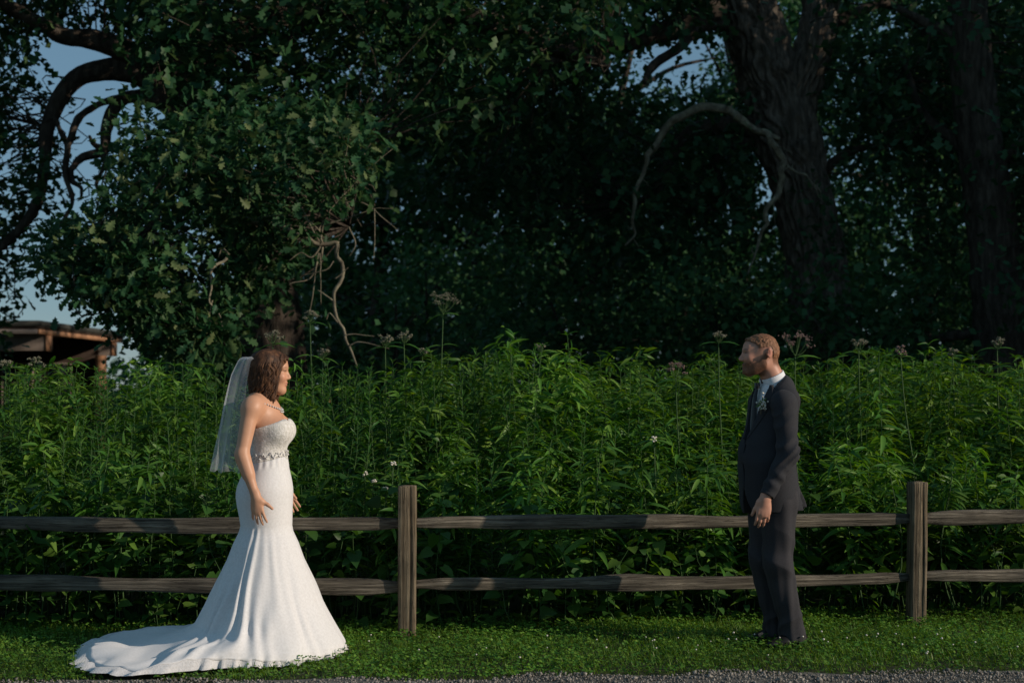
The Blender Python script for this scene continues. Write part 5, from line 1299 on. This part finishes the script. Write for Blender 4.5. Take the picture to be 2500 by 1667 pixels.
mb = MB(); mb.box((.094, -.016, 1.455), (.112, .016, 1.487)); mb.build('knot', M['tie'], tie)
for o in (tie,): md = o.modifiers.new('thick', 'SOLIDIFY'); md.thickness = .004
Lp = Body(); Lp.it = list(J.it)
for sy in (-1, 1):
    def lpost(Dv, P, sy=sy):
        x, y, z = P[..., 0], P[..., 1] * sy, P[..., 2]
        w = .080 * np.clip((z - 1.14) / .32, 0, 1) ** .9; outer = w + np.interp(z, [1.14, 1.36, 1.375, 1.40, 1.47], [.005, .070, .052, .060, .012])
        return np.maximum(np.maximum(Dv - .005, -(Dv + .004)), np.maximum(np.maximum(w + .001 - y, y - outer), np.maximum(np.maximum(1.145 - z, z - 1.475), -x - .0)))
    V, Q = Lp.verts((-.01, -.2, 1.12), (.18, .2, 1.5), .003, lpost)
    if len(V): obj('lapel', mesh_from('lapel', V, [Q]), M['jacket'], jacket)
# boutonniere on his left lapel
r = np.random.default_rng(8); mb = MB(); n = 60; c_ = np.array([.128, .098, 1.372]); q, _ = np.linalg.qr(r.normal(size=(n, 3, 3)))
scatter(mb, sv, sf, q * r.uniform(.004, .009, n)[:, None, None], c_ + r.normal(0, 1, (n, 3)) * [.008, .015, .020]); bt = mb.build('boutonniere', M['white_bloom'], groom, smooth=False)
mb = MB(); n = 22; d_ = rdir(n, r); scatter(mb, LEAF['A'][0], LEAF['A'][1], frames(d_, rdir(n, r), r.uniform(.025, .045, n)), np.tile(c_, (n, 1)) + r.normal(0, .006, (n, 3))); mb.build('sprig', M['herb_a'], bt)
mb = MB(); tube(mb, [c_ + [.004, 0, -.02], c_ + [.006, -.006, -.065]], [.004, .003], 5); mb.build('stalk', M['bark_pale'], bt)
# trousers
T = Body(); T.ell((.0, 0, .86), (.135, .165, .15), .06)
for sy in (-1, 1):
    T.cone((.012, sy * .080, .80), (.022, sy * .080, .47), .100, .078, .05); T.cone((.022, sy * .080, .47), (-.062, sy * .085, .11), .078, .068, .04); T.cone((-.062, sy * .085, .11), (-.060, sy * .087, .055), .068, .072, .03)
def tpost(Dv, P):
    x, y, z = P[..., 0], P[..., 1], P[..., 2]; a = np.arctan2(y - np.sign(y) * .082, x + .02)
    Dv = Dv + .013 * (np.abs(np.sin(z * 16 + a * .9 + 1.2)) - .5) * np.exp(-((z - .50) / .16) ** 2) + .013 * (np.abs(np.sin(z * 27 - a * .8)) - .5) * np.exp(-((z - .14) / .09) ** 2)
    Dv = Dv + .003 * np.sin(a * 7 + z * 4) - .004 * np.exp(-(a / .12) ** 2) * (z < .75)
    return np.maximum(Dv, .035 + .05 * np.clip(x + .07, -1, .12) - z)
V, Q = T.verts((-.20, -.25, .0), (.18, .25, .98), .005, tpost); obj('trousers', mesh_from('trousers', V, [Q]), M['trouser'], groom)
for sy in (-1, 1):
    s_ = Body(); s_.frame(rotz(sy * .16), (-.065, sy * .09, 0)); s_.cone((-.05, 0, .042), (.06, 0, .040), .040, .040, .03, flat=((0, 0, 1), .95)); s_.cone((.05, 0, .036), (.155, 0, .030), .042, .030, .03, flat=((0, 0, 1), .75)); s_.cone((-.045, 0, .05), (-.03, 0, .10), .036, .034, .03); s_.frame()
    V, Q = s_.verts((-.2, sy * .09 - .1, -.01), (.14, sy * .09 + .1, .15), .004, lambda Dv, P: np.maximum(Dv, .004 - P[..., 2])); obj('shoe', mesh_from('shoe', V, [Q]), M['shoe'], groom)
mb = MB(); th = np.linspace(0, 2 * math.pi, 24); 
dW = np.array([.14, 0, -1]); dW /= np.linalg.norm(dW); rc = Wg + dW * .082 * 1.1 + np.array([-.010, .004, -.015])
tube(mb, np.stack([rc[0] + .0115 * np.cos(th), rc[1] + .0115 * np.sin(th), rc[2] + 0 * th], -1), [.0022], 6, caps=False); m_ = solid_mat('dark_ring', [G(.02,.02,.022), G(.04,.04,.04)], 10, .3, 0); mb.build('ring', m_, groom)
